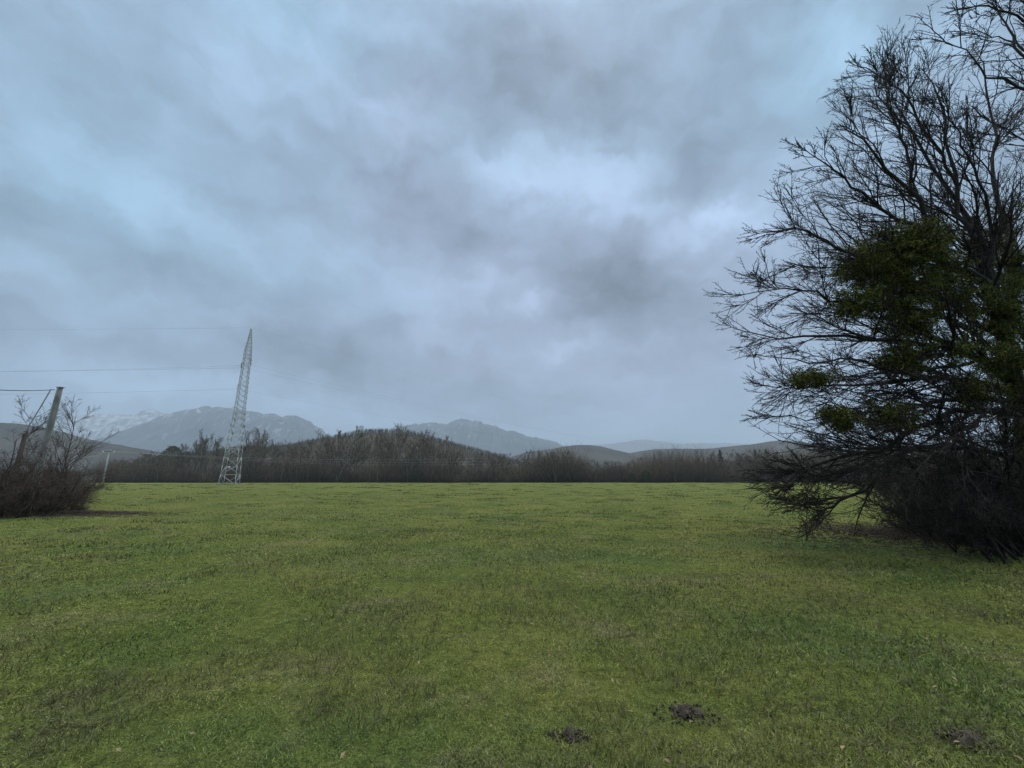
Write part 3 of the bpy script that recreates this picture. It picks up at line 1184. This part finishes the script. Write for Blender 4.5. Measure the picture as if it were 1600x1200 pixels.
protos['c'] = None
for key, con in (('con', True), ('ever', False)):
    tg, cg = green_variant(55 if con else 58, con)
    root = empty('conifer_tree' if con else 'evergreen_shrub')
    protos[key] = [root, tg.build('trunk', MATS['far_trunk'], root), cg.build('crown', MATS['evergreen_leaf'], root), False]
for px, ty, D, k_, lab, s_ in (
        (1010, 735, 172, 'ever', 'round dark evergreen bush standing at the edge of the right wood', 1.0),
        (988, 739, 173, 'ever', 'smaller dark evergreen bush just left of the round one', .9),
        (1186, 703, 205, 'con', 'left one of two dark conifers above the far wood beside the big tree', 1.0),
        (1203, 702, 206, 'con', 'right one of two dark conifers above the far wood beside the big tree', 1.0),
        (1130, 703, 208, 'con', 'dark conifer rising above the far wood, left of the conifer pair', .9),
        (262, 697, 205, 'ever', 'dark green round tree rising over the low left wood', .8),
        (652, 735, 173, 'ever', 'mossy greenish bush at the foot of the wooded hill', 1.4)):
    b0 = P(px, 755, D)
    plant(k_, (b0[0], D, 0), P(px, ty, D)[2] / 12.0, px * 1.0, lab, None, sxy=s_ if k_ == 'con' else s_ * 1.1)


# undergrowth along the edge of the wood (one mass nobody could count)
def build_undergrowth():
    g_ = Geo()
    n = 30000
    px = rng.uniform(150, 1620, n)
    D = rng.uniform(172, 200, n) ** 1
    x = np.array([P(a, 755, d)[0] for a, d in zip(px, D)])
    hh = (3.6 + 6.0 * (fbm(x / 16, 0 * x, 88, 4) + .12).clip(-.25, .3) + 2.5 * (fbm(x / 9, D / 9, 71, 3) + .5)) * rng.uniform(.4, 1.2, n)
    hh = np.maximum(hh, 1.0)
    hh *= np.interp(px, [150, 250, 400, 700, 860, 1600], [1.3, 1.5, 1.5, 1.5, 1.9, 1.9])
    K = 4
    d = norm(np.stack([rng.normal(0, .35, n), rng.normal(0, .35, n), np.ones(n)], -1))
    pts = np.zeros((n, K, 3))
    pts[:, 0] = np.stack([x, D, np.zeros(n)], -1)
    for k in range(1, K):
        d = norm(d + rng.normal(0, .22, (n, 3)))
        pts[:, k] = pts[:, k - 1] + d * (hh / (K - 1))[:, None]
    rad = np.linspace(.045, .02, K)[None] * rng.uniform(.7, 1.4, (n, 1))
    g_.tubes(pts, rad, 3)
    l2, r2 = grow(pts, rad, 6, K=3, t=(.1, 1), ang=(20, 70), ln=(.25, .5), wander=.2, trop=(0, 0, .05), rr=.7, rmin=.020)
    g_.tubes(l2, r2, 3)
    o = g_.build('undergrowth', MATS['undergrowth_twigs'])
    tag(o, 'dense dark brown undergrowth along the edge of the far wood', 'undergrowth', kind='stuff')


build_undergrowth()


def build_hill_wood():
    """far-off wood that clothes the hill: thin stems with brushes of twigs"""
    X, Y, Z = hillX
    nx, ny = X.shape
    n = 14000
    fi = rng.uniform(0, nx - 1.01, n)
    fj = rng.uniform(0, ny * .62, n)
    i, j = fi.astype(int), fj.astype(int)
    a, b_ = (fi - i), (fj - j)
    bl = lambda A: A[i, j] * (1 - a) * (1 - b_) + A[i + 1, j] * a * (1 - b_) + A[i, j + 1] * (1 - a) * b_ + A[i + 1, j + 1] * a * b_
    x, y, z = bl(X), bl(Y), bl(Z)
    h = rng.uniform(2.8, 5.0, n) * (1 + .5 * fbm(x / 30, y / 30, 77, 2))
    K = 4
    pts = np.zeros((n, K, 3))
    pts[:, 0] = np.stack([x, y, z - .3], -1)
    d = norm(np.stack([rng.normal(0, .06, n), rng.normal(0, .06, n), np.ones(n)], -1))
    for k in range(1, K):
        d = norm(d + rng.normal(0, .06, (n, 3)))
        pts[:, k] = pts[:, k - 1] + d * (h / (K - 1))[:, None]
    rad = np.linspace(.11, .04, K)[None] * rng.uniform(.7, 1.3, (n, 1))
    g_ = Geo()
    g_.tubes(pts, rad, 3)
    l2, r2 = grow(pts, rad, 12, K=3, t=(.3, 1), ang=(20, 50), ln=(.25, .45), wander=.15, trop=(0, 0, .12), rr=.8, rmin=.038)
    g_.tubes(l2, r2, 3)
    o = g_.build('hillside_wood', MATS['far_twigs_mass'])
    tag(o, 'leafless brown wood covering the rounded hill behind the meadow', 'woods', kind='stuff')


mat_noise('far_twigs_mass', (.055, .046, .034), (.135, .108, .082), .03)
build_hill_wood()


# ------------------------------------------------------------------ near shrubs (left thicket)
def shrub(name, c, rx, ry, h, n, label, cat, seed, mat='shrub_bark', levels=(8, 7, 4), rmin=.0045, group=None, spread=.7, r0=.03, drop=0.0):
    global rng
    keep = rng
    rng = np.random.default_rng(seed)
    c = np.array([c[0], c[1], 0.0])
    root = empty(name, c)
    tag(root, label, cat, group)
    a = rng.uniform(0, 2 * math.pi, n)
    rr_ = rng.uniform(0, .8, n) ** .6
    bx, by = rr_ * np.cos(a) * rx, rr_ * np.sin(a) * ry
    hh = h * rng.uniform(.35, 1.1, n) * (1 - .45 * rr_ ** 2)
    d = norm(np.stack([np.cos(a) * spread * rr_ + rng.normal(0, .22, n), np.sin(a) * spread * rr_ + rng.normal(0, .22, n), np.ones(n)], -1))
    K = 7
    pts = np.zeros((n, K, 3))
    pts[:, 0] = np.stack([bx, by, -.03 + 0 * bx], -1)
    for k in range(1, K):
        d = norm(d + rng.normal(0, .16, (n, 3)) + np.array([0, 0, -drop]))
        pts[:, k] = pts[:, k - 1] + d * (hh / (K - 1))[:, None]
    rad = np.linspace(r0, r0 * .35, K)[None] * rng.uniform(.6, 1.3, (n, 1))
    Geo().tubes(pts, rad, 5).build('stems', MATS[mat], root)
    g_ = Geo()
    l1, r1 = grow(pts, rad, levels[0], K=5, t=(.12, 1), ang=(25, 65), ln=(.3, .6), wander=.18, trop=(0, 0, .03 - drop * .4), rr=.55, rmin=rmin * 1.3)
    l2, r2 = grow(l1, r1, levels[1], K=4, t=(.1, 1), ang=(25, 65), ln=(.35, .6), wander=.2, trop=(0, 0, .02), rr=.6, rmin=rmin)
    g_.tubes(l1, r1, 3)
    g_.tubes(l2, r2, 3)
    if levels[2]:
        l3, r3 = grow(l2, r2, levels[2], K=3, t=(.1, 1), ang=(25, 65), ln=(.4, .65), wander=.2, trop=(0, 0, .0), rr=.7, rmin=rmin * .8)
        g_.tubes(l3, r3, 3)
    g_.build('twigs', MATS[mat + '_fine'] if mat + '_fine' in MATS else MATS[mat], root)
    rng = keep
    return root


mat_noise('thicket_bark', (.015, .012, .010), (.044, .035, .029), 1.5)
mat_noise('shrub_bark_fine', (.034, .026, .020), (.095, .070, .053), 1.2)
c = G(15, 797)
shrub('thorn_thicket', (c[0], c[1] + 1.0), 1.9, 1.8, 2.5, 130, 'wide reddish brown bare thicket in front of the concrete pole', 'shrub', 201, group=None)
c = G(-30, 812)
shrub('thorn_thicket', (c[0] - .3, c[1] + 1.0), 2.2, 1.8, 3.2, 110, 'taller bare thicket cut by the left edge of the photo', 'shrub', 202)
c = G(34, 792)
shrub('thorn_thicket', (c[0] - .2, c[1] + .6), 1.3, 1.2, 2.2, 90, 'low rounded twig bush at the right end of the brown thicket', 'shrub', 203, spread=.8)
c = G(40, 803)
shrub('thorn_thicket', (c[0], c[1] + .1), 2.6, .7, 1.05, 70, 'low tangle of dead brush along the foot of the thicket', 'shrub', 204, spread=.9, drop=.04)


# small bare tree behind the concrete pole
def small_tree(c, h, label, seed, mat='shrub_bark', nl=18, name='bare_tree', r0=.055, group=None):
    global rng
    keep = rng
    rng = np.random.default_rng(seed)
    root = empty(name, (c[0], c[1], 0))
    tag(root, label, 'tree', group)
    T = np.array([spline([(0, 0, -.05), (.05, 0, h * .25), (-.05, .1, h * .5), (.1, 0, h * .75), (0, .05, h)], 10)])
    TR = np.linspace(r0, r0 * .2, 10)[None]
    Geo().tubes(T, TR, 7).build('trunk', MATS[mat], root)
    l1, r1 = grow(T, TR, nl, K=7, t=(.2, .95), ang=(30, 60), ln=(.35, .6), wander=.12, trop=(0, 0, .08), rr=.5, rmin=.016)
    l2, r2 = grow(l1, r1, 10, K=5, t=(.15, 1), ang=(20, 45), ln=(.35, .65), wander=.12, trop=(0, 0, .05), rr=.55, rmin=.008)
    l3, r3 = grow(l2, r2, 6, K=3, t=(.1, 1), ang=(25, 50), ln=(.35, .6), wander=.15, trop=(0, 0, .03), rr=.6, rmin=.0055)
    g_ = Geo()
    g_.tubes(l1, r1, 4)
    g_.tubes(l2, r2, 3)
    g_.tubes(l3, r3, 3)
    g_.build('crown', MATS[mat], root)
    rng = keep


p = P(95, 748, 26)
small_tree(p, P(95, 655, 26)[2], 'small bare tree with upswept twigs behind the concrete pole', 301)
p = P(22, 748, 27)
small_tree(p, P(25, 648, 27)[2], 'thin bare sapling at the left end behind the dark post', 302, nl=10, r0=.035)


# brown litter and dead grass around the thicket
def litter(name, label, cx, cy_, rx, ry, n, seed, mat='shrub_bark_fine', hmax=.16):
    r_ = np.random.default_rng(seed)
    a = r_.uniform(0, 2 * math.pi, n)
    q_ = np.minimum(np.abs(r_.normal(0, .55, n)), 1.8)
    x = cx + np.cos(a) * q_ * rx
    y = cy_ + np.sin(a) * q_ * ry
    z = ground_z(x, y)
    th = r_.uniform(0, 2 * math.pi, n)
    L = r_.uniform(.05, .35, n)
    h = r_.uniform(.0, hmax, n) * np.clip(1.2 - q_, .1, 1)
    p0 = np.stack([x, y, z + .005], -1)
    p1 = p0 + np.stack([np.cos(th) * L * .5, np.sin(th) * L * .5, h * .8 + .02], -1)
    p2 = p0 + np.stack([np.cos(th) * L, np.sin(th) * L, h], -1)
    g_ = Geo()
    g_.tubes(np.stack([p0, p1, p2], 1), r_.uniform(.004, .010, n)[:, None] * np.array([[1, .9, .5]]), 3)
    o = g_.build(name, MATS[mat])
    tag(o, label, 'litter', kind='stuff')


c = G(60, 806)
litter('dead_brush', 'dead brown stalks and litter around the left thicket', c[0], c[1] + .3, 4.0, 1.5, 11000, 11)


# ------------------------------------------------------------------ the big dark tree at the right
def big_tree(name, label, limbs, trunk, seed, mats=('dark_bark', 'twig_bark'), lev=(20, 9, 6, 2), rmin=.0050, maxl=(2.3, 1.1, .55), trop=(0, 0, .03), K1=16, cut=None):
    """limbs: list of (points [(px,py,depth)...], base radius)"""
    global rng
    keep = rng
    rng = np.random.default_rng(seed)
    tpts = np.array([P(*p_) for p_ in trunk[0]])
    base = tpts[0].copy()
    base[2] = 0
    root = empty(name, base)
    tag(root, label, 'tree')
    tp = spline(tpts, 16)
    tp += rng.normal(0, .015, tp.shape)
    tr = np.interp(np.linspace(0, 1, 16), [0, .12, 1], [trunk[1] * 1.35, trunk[1], trunk[1] * .55])
    g_ = Geo()
    g_.tubes(tp[None], tr[None], 12)
    g_.build('trunk', MATS[mats[0]], root, smooth=True, origin=base)
    L, LR = [], []
    for pts_, r0 in limbs:
        s = spline([P(*p_) for p_ in pts_], int(K1 * 1.15))[:K1]
        ln = np.linalg.norm(np.diff(s, axis=0), axis=1).sum()
        wig = rng.normal(0, 1, (K1, 3))
        wig[0] = 0
        s = s + wig * .030 * ln / 5
        r0 = r0 * .8
        L.append(s)
        LR.append(r0 * np.linspace(1, 0, K1) ** .8 * .9 + r0 * .1)
    L, LR = np.array(L), np.maximum(np.array(LR), .010)
    g_ = Geo()
    g_.tubes(L, LR, 8)
    g_.build('limbs', MATS[mats[0]], root, smooth=True, origin=base)
    g_ = Geo()
    l1, r1 = grow(L, LR, lev[0], K=8, t=(.10, 1.0), ang=(14, 44), ln=(.28, .58), wander=.11, trop=trop, rr=.5, rmin=.011, maxlen=maxl[0], tipcut=.9)
    l2, r2 = grow(l1, r1, lev[1], K=6, t=(.12, 1.0), ang=(14, 42), ln=(.4, .75), wander=.10, trop=trop, rr=.62, rmin=.0075, maxlen=maxl[1])
    l3, r3 = grow(l2, r2, lev[2], K=4, t=(.1, 1.0), ang=(25, 55), ln=(.12, .42), wander=.12, trop=(0, 0, .02), rr=.7, rmin=rmin, maxlen=maxl[2])
    if cut:
        pass
    ok = l1[:, :, 2].min(1) > .35
    l1, r1 = l1[ok], r1[ok]
    ok = l2[:, :, 2].min(1) > .35
    l2, r2 = l2[ok], r2[ok]
    ok = l3[:, :, 2].min(1) > .35
    l3, r3 = l3[ok], r3[ok]
    g_.tubes(l1, r1, 5)
    g_.tubes(l2, r2, 4)
    g_.tubes(l3, r3, 3)
    if lev[3]:
        l4, r4 = grow(l3, r3, lev[3], K=2, t=(.15, 1.0), ang=(35, 75), ln=(.10, .25), wander=.1, rr=1.0, rmin=rmin * .9)
        g_.tubes(l4, r4, 3)
    g_.build('twigs', MATS[mats[1]], root, origin=base)
    rng = keep
    return root, base


LIMBS = [
    ([(1580, 560, 10), (1560, 490, 9.9), (1535, 437, 9.8), (1480, 412, 9.6), (1452, 365, 9.4), (1425, 300, 9.2), (1375, 245, 9), (1325, 205, 8.9), (1262, 190, 8.8)], .13),
    ([(1590, 600, 10), (1530, 560, 9.8), (1450, 537, 9.5), (1350, 530, 9.2), (1230, 527, 9), (1125, 512, 8.8)], .11),
    ([(1600, 650, 10), (1520, 640, 9.7), (1440, 665, 9.3), (1385, 700, 9), (1310, 715, 8.8), (1245, 740, 8.7), (1215, 735, 8.7)], .10),
    ([(1612, 735, 10), (1540, 706, 9.6), (1450, 698, 9.3), (1390, 735, 9), (1310, 785, 8.8), (1280, 797, 8.7), (1225, 775, 8.7)], .085),
    ([(1560, 520, 10), (1530, 400, 10), (1495, 290, 10.1), (1465, 170, 10.2), (1430, 60, 10.4)], .10),
    ([(1548, 455, 10.1), (1505, 340, 10.2), (1440, 230, 10.4), (1375, 150, 10.6), (1360, 95, 10.8)], .08),
    ([(1560, 500, 10), (1450, 455, 9.6), (1340, 405, 9.2), (1260, 360, 9), (1195, 372, 8.9)], .08),
    ([(1570, 560, 10), (1460, 490, 9.7), (1340, 475, 9.2), (1230, 452, 8.9), (1135, 465, 8.6)], .07),
    ([(1590, 610, 10), (1480, 590, 10.2), (1380, 598, 10.4), (1260, 605, 10.6), (1155, 605, 10.7)], .08),
    ([(1590, 630, 10), (1500, 622, 9.6), (1400, 640, 9.2), (1290, 650, 8.9), (1200, 655, 8.7)], .07),
    ([(1452, 365, 9.4), (1385, 330, 9.3), (1300, 262, 9.2), (1240, 225, 9.1)], .06),
    ([(1595, 640, 10), (1580, 450, 10.2), (1560, 300, 10.4), (1545, 150, 10.6), (1515, 20, 10.8)], .10),
    ([(1625, 790, 10), (1570, 825, 9.7), (1500, 838, 9.3), (1490, 836, 9.2), (1503, 870, 9.1)], .05),
    ([(1615, 770, 10), (1520, 735, 10.3), (1420, 700, 10.6), (1330, 700, 10.9), (1250, 690, 11)], .07),
    ([(1480, 412, 9.6), (1400, 395, 9.4), (1300, 420, 9.2), (1205, 405, 9)], .05),
    ([(1495, 290, 10.1), (1440, 190, 9.9), (1380, 120, 9.7), (1330, 105, 9.6)], .05),
    ([(1425, 300, 9.2), (1410, 220, 9.1), (1385, 150, 9), (1400, 90, 9)], .045),
    ([(1530, 560, 9.8), (1440, 580, 9.4), (1330, 565, 9), (1220, 560, 8.7), (1150, 545, 8.5)], .05),
    ([(1540, 437, 9.8), (1545, 330, 9.5), (1500, 220, 9.2), (1455, 130, 9)], .06),
    ([(1600, 660, 10), (1560, 640, 9), (1500, 680, 8.3), (1420, 740, 7.9), (1350, 770, 7.8)], .06),
    ([(1450, 698, 9.3), (1480, 760, 9.2), (1490, 830, 9.1), (1500, 872, 9.1)], .035),
    ([(1385, 700, 9), (1330, 735, 8.8), (1260, 745, 8.6), (1220, 770, 8.6)], .04),
    ([(1595, 620, 10), (1500, 545, 10.8), (1400, 500, 11.4), (1300, 490, 11.8), (1190, 490, 12)], .07),
    ([(1575, 540, 10), (1520, 450, 10.8), (1430, 360, 11.4), (1330, 310, 11.9), (1240, 290, 12)], .07),
]
TRUNK = ([(1655, 885, 10), (1625, 760, 10), (1598, 650, 10), (1572, 540, 10), (1548, 450, 10.1), (1520, 340, 10.1)], .21)
root_big, base_big = big_tree('bare_tree', 'big dark bare tree with yellow green mistletoe clumps at the right edge of the meadow', LIMBS, TRUNK, 401)


# mistletoe
def mistletoe(parent, base, blobs, seed=9, name='mistletoe'):
    r_ = np.random.default_rng(seed)
    for (px, py, D, rx, ry, n) in blobs:
        c = P(px, py, D)
        sc = P(px + rx, py, D)[0] - c[0]
        sz = abs(P(px, py - ry, D)[2] - c[2])
        # stems radiating then leaf pairs
        d = norm(r_.normal(size=(n, 3)))
        rad = r_.uniform(.15, 1, n) ** .45
        lump = 1 + .7 * vnoise(d[:, 0] * 2.2 + px, d[:, 2] * 2.2 + d[:, 1] * 1.7, 3)
        ax = np.array([sc, sc * .9, sz])
        p_ = c + d * rad[:, None] * lump[:, None] * ax
        # leaves sit in many small sprays with gaps between them
        ns = max(14, n // 75)
        ci = r_.integers(0, ns, n)
        p_ = p_[ci] + r_.normal(0, .055, (n, 3)) * np.array([1, 1, .75])
        stray = r_.random(n) < .12
        p_[stray] = (c + d * rad[:, None] * 1.15 * ax)[stray]
        g_ = Geo()
        k = max(30, n // 14)
        g_.tubes(np.stack([c + (p_[:k] - c) * .15, (c + p_[:k]) / 2 + r_.normal(0, .03, (k, 3)), p_[:k]], 1), np.tile([[.006, .005, .003]], (k, 1)), 3)
        e1 = norm(d * .6 + r_.normal(0, .7, (n, 3)) - np.array([0, 0, .25])) * r_.uniform(.018, .036, (n, 1))
        e2 = norm(np.cross(e1, r_.normal(size=(n, 3)))) * r_.uniform(.007, .014, (n, 1))
        v = np.stack([p_, p_ + e1 * .9 + e2, p_ + e1 * 2, p_ + e1 * .9 - e2], 1).reshape(-1, 3)
        kk = np.arange(n) * 4
        g_.add(v, np.stack([kk, kk + 1, kk + 2, kk + 3], -1))
        g_.build(name, MATS['mistletoe_leaf'], parent, origin=base)


mistletoe(root_big, base_big, [
    (1408, 395, 9.2, 62, 42, 17000), (1352, 418, 9.1, 44, 30, 8000), (1405, 455, 9.3, 50, 36, 9000), (1420, 500, 9.3, 44, 30, 6500), (1335, 475, 9, 40, 24, 4200), (1450, 380, 9.5, 34, 36, 5000), (1490, 470, 9.8, 40, 40, 4500), (1480, 540, 9.6, 40, 30, 3200), (1580, 480, 9.9, 30, 60, 5000),
    (1268, 590, 8.9, 28, 13, 2600), (1312, 652, 8.8, 27, 19, 4200), (1388, 652, 9.1, 42, 24, 4800), (1412, 560, 9.2, 38, 28, 4400),
    (1522, 612, 9.3, 30, 30, 5600), (1570, 560, 9.4, 40, 26, 4400), (1475, 425, 9.7, 36, 40, 3000)])
mistletoe(root_big, base_big, [(1560, 375, 10.6, 34, 60, 3500), (1520, 400, 10.3, 30, 40, 1800), (1588, 600, 9.8, 26, 60, 5000), (1566, 500, 9.8, 26, 50, 4000), (1600, 690, 9.8, 26, 50, 3500), (1590, 420, 10, 30, 50, 3500)], seed=19, name='ivy')

# second tree, nearer, its branches enter at the top right corner
L2 = [
    ([(1900, 560, 6.5), (1760, 330, 6.8), (1660, 190, 7), (1590, 130, 7.1), (1520, 95, 7.2), (1440, 10, 7.4)], .07),
    ([(1900, 560, 6.5), (1790, 250, 7), (1690, 60, 7.4), (1600, -60, 7.6), (1500, -130, 7.8)], .07),
    ([(1760, 330, 6.8), (1700, 150, 6.6), (1640, 30, 6.5), (1560, -60, 6.4)], .06),
    ([(1660, 190, 7), (1600, 90, 7.2), (1560, 20, 7.4), (1500, -40, 7.6)], .045),
    ([(1760, 330, 6.8), (1660, 260, 7.2), (1580, 210, 7.5), (1500, 150, 7.8)], .04),
    ([(1690, 60, 7.4), (1620, 40, 7.3), (1540, 10, 7.2), (1450, 30, 7.2)], .045),
    ([(1720, 200, 7), (1640, 110, 7.6), (1570, 60, 8), (1500, 50, 8.3)], .045),
]
big_tree('bare_tree', 'bare tree whose dark branches hang into the top right corner', L2,
         ([(2150, 1180, 6.3), (2040, 900, 6.4), (1940, 650, 6.5), (1880, 500, 6.6)], .2), 402, lev=(10, 6, 4, 3), maxl=(1.3, .6, .3))

# third tree and darker ones behind the big one
L3 = [
    ([(1700, 760, 15), (1640, 600, 15), (1600, 450, 15), (1560, 300, 15.2), (1530, 180, 15.4)], .12),
    ([(1690, 720, 15), (1600, 640, 14.6), (1520, 600, 14.2), (1440, 590, 14)], .08),
    ([(1690, 700, 15), (1600, 560, 14.6), (1520, 480, 14.2), (1450, 440, 14)], .08),
    ([(1670, 660, 15), (1640, 400, 15.5), (1620, 250, 16), (1590, 120, 16)], .10),
    ([(1640, 600, 15), (1560, 470, 15), (1500, 350, 15), (1450, 260, 15)], .07),
    ([(1700, 740, 15), (1620, 700, 15), (1540, 690, 15), (1460, 700, 15)], .07),
    ([(1600, 450, 15), (1560, 420, 14), (1500, 330, 13.5), (1470, 300, 13.3)], .05),
    ([(1700, 700, 15), (1690, 480, 14), (1660, 300, 13.5), (1620, 200, 13)], .08),
]
big_tree('bare_tree', 'dark bare tree half hidden behind the big mistletoe tree', L3,
         ([(1745, 845, 15), (1715, 760, 15), (1690, 700, 15), (1670, 640, 15), (1650, 590, 15)], .2), 403, lev=(16, 9, 5, 0), rmin=.007, maxl=(2.2, 1.0, .5))

# dark thickets under the trees
TH = [((1510, 838), .6, 1.5, .9, 1.5, 60, 'low dark brush at the left foot of the big mistletoe tree'),
      ((1610, 862), .3, 1.3, .9, 1.3, 50, 'low dark brush between the trunk of the big tree and the grass'),
      ((1600, 850), 1.2, 2.0, 1.6, 3.6, 80, 'dark tangled thicket around the foot of the big mistletoe tree'),
      ((1545, 815), 2.2, 2.2, 1.8, 3.6, 80, 'dark bare thicket just left of the foot of the big mistletoe tree'),
      ((1500, 790), 4.5, 3.0, 2.4, 3.8, 50, 'further dark thicket receding along the right edge of the meadow'),
      ((1440, 775), 6.0, 3.6, 3.0, 3.2, 45, 'farthest low thicket behind the drooping branches of the big tree'),
      ((1680, 880), .6, 1.8, 1.5, 3.0, 40, 'dark thicket cut off by the right edge beside the big tree')]
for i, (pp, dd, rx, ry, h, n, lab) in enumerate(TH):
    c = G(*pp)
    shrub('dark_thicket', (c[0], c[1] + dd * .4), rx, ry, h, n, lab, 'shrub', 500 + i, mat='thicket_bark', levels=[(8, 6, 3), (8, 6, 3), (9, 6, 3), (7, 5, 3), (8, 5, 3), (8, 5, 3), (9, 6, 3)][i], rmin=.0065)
c = G(1560, 850)
litter('leaf_litter', 'dark dead twigs and litter under the big tree', c[0] + .6, c[1] + 1.2, 4.5, 3.2, 9000, 21, mat='shrub_bark_fine', hmax=.2)

# ------------------------------------------------------------------ haze
m = bpy.data.materials.new('haze')
m.use_nodes = True
nt = m.node_tree
nt.nodes.clear()
o = N('ShaderNodeOutputMaterial')
pv = N('ShaderNodeVolumePrincipled')
pv.inputs['Color'].default_value = (.60, .70, .79, 1)
pv.inputs['Density'].default_value = .00022
pv.inputs['Anisotropy'].default_value = .2
nt.links.new(pv.outputs[0], o.inputs['Volume'])
g_ = Geo().box((0, 0, 419), (16000, 16000, 842))
hz = g_.build('haze', m)
tag(hz, 'thin bluish haze in the air over the valley', 'haze', kind='stuff')
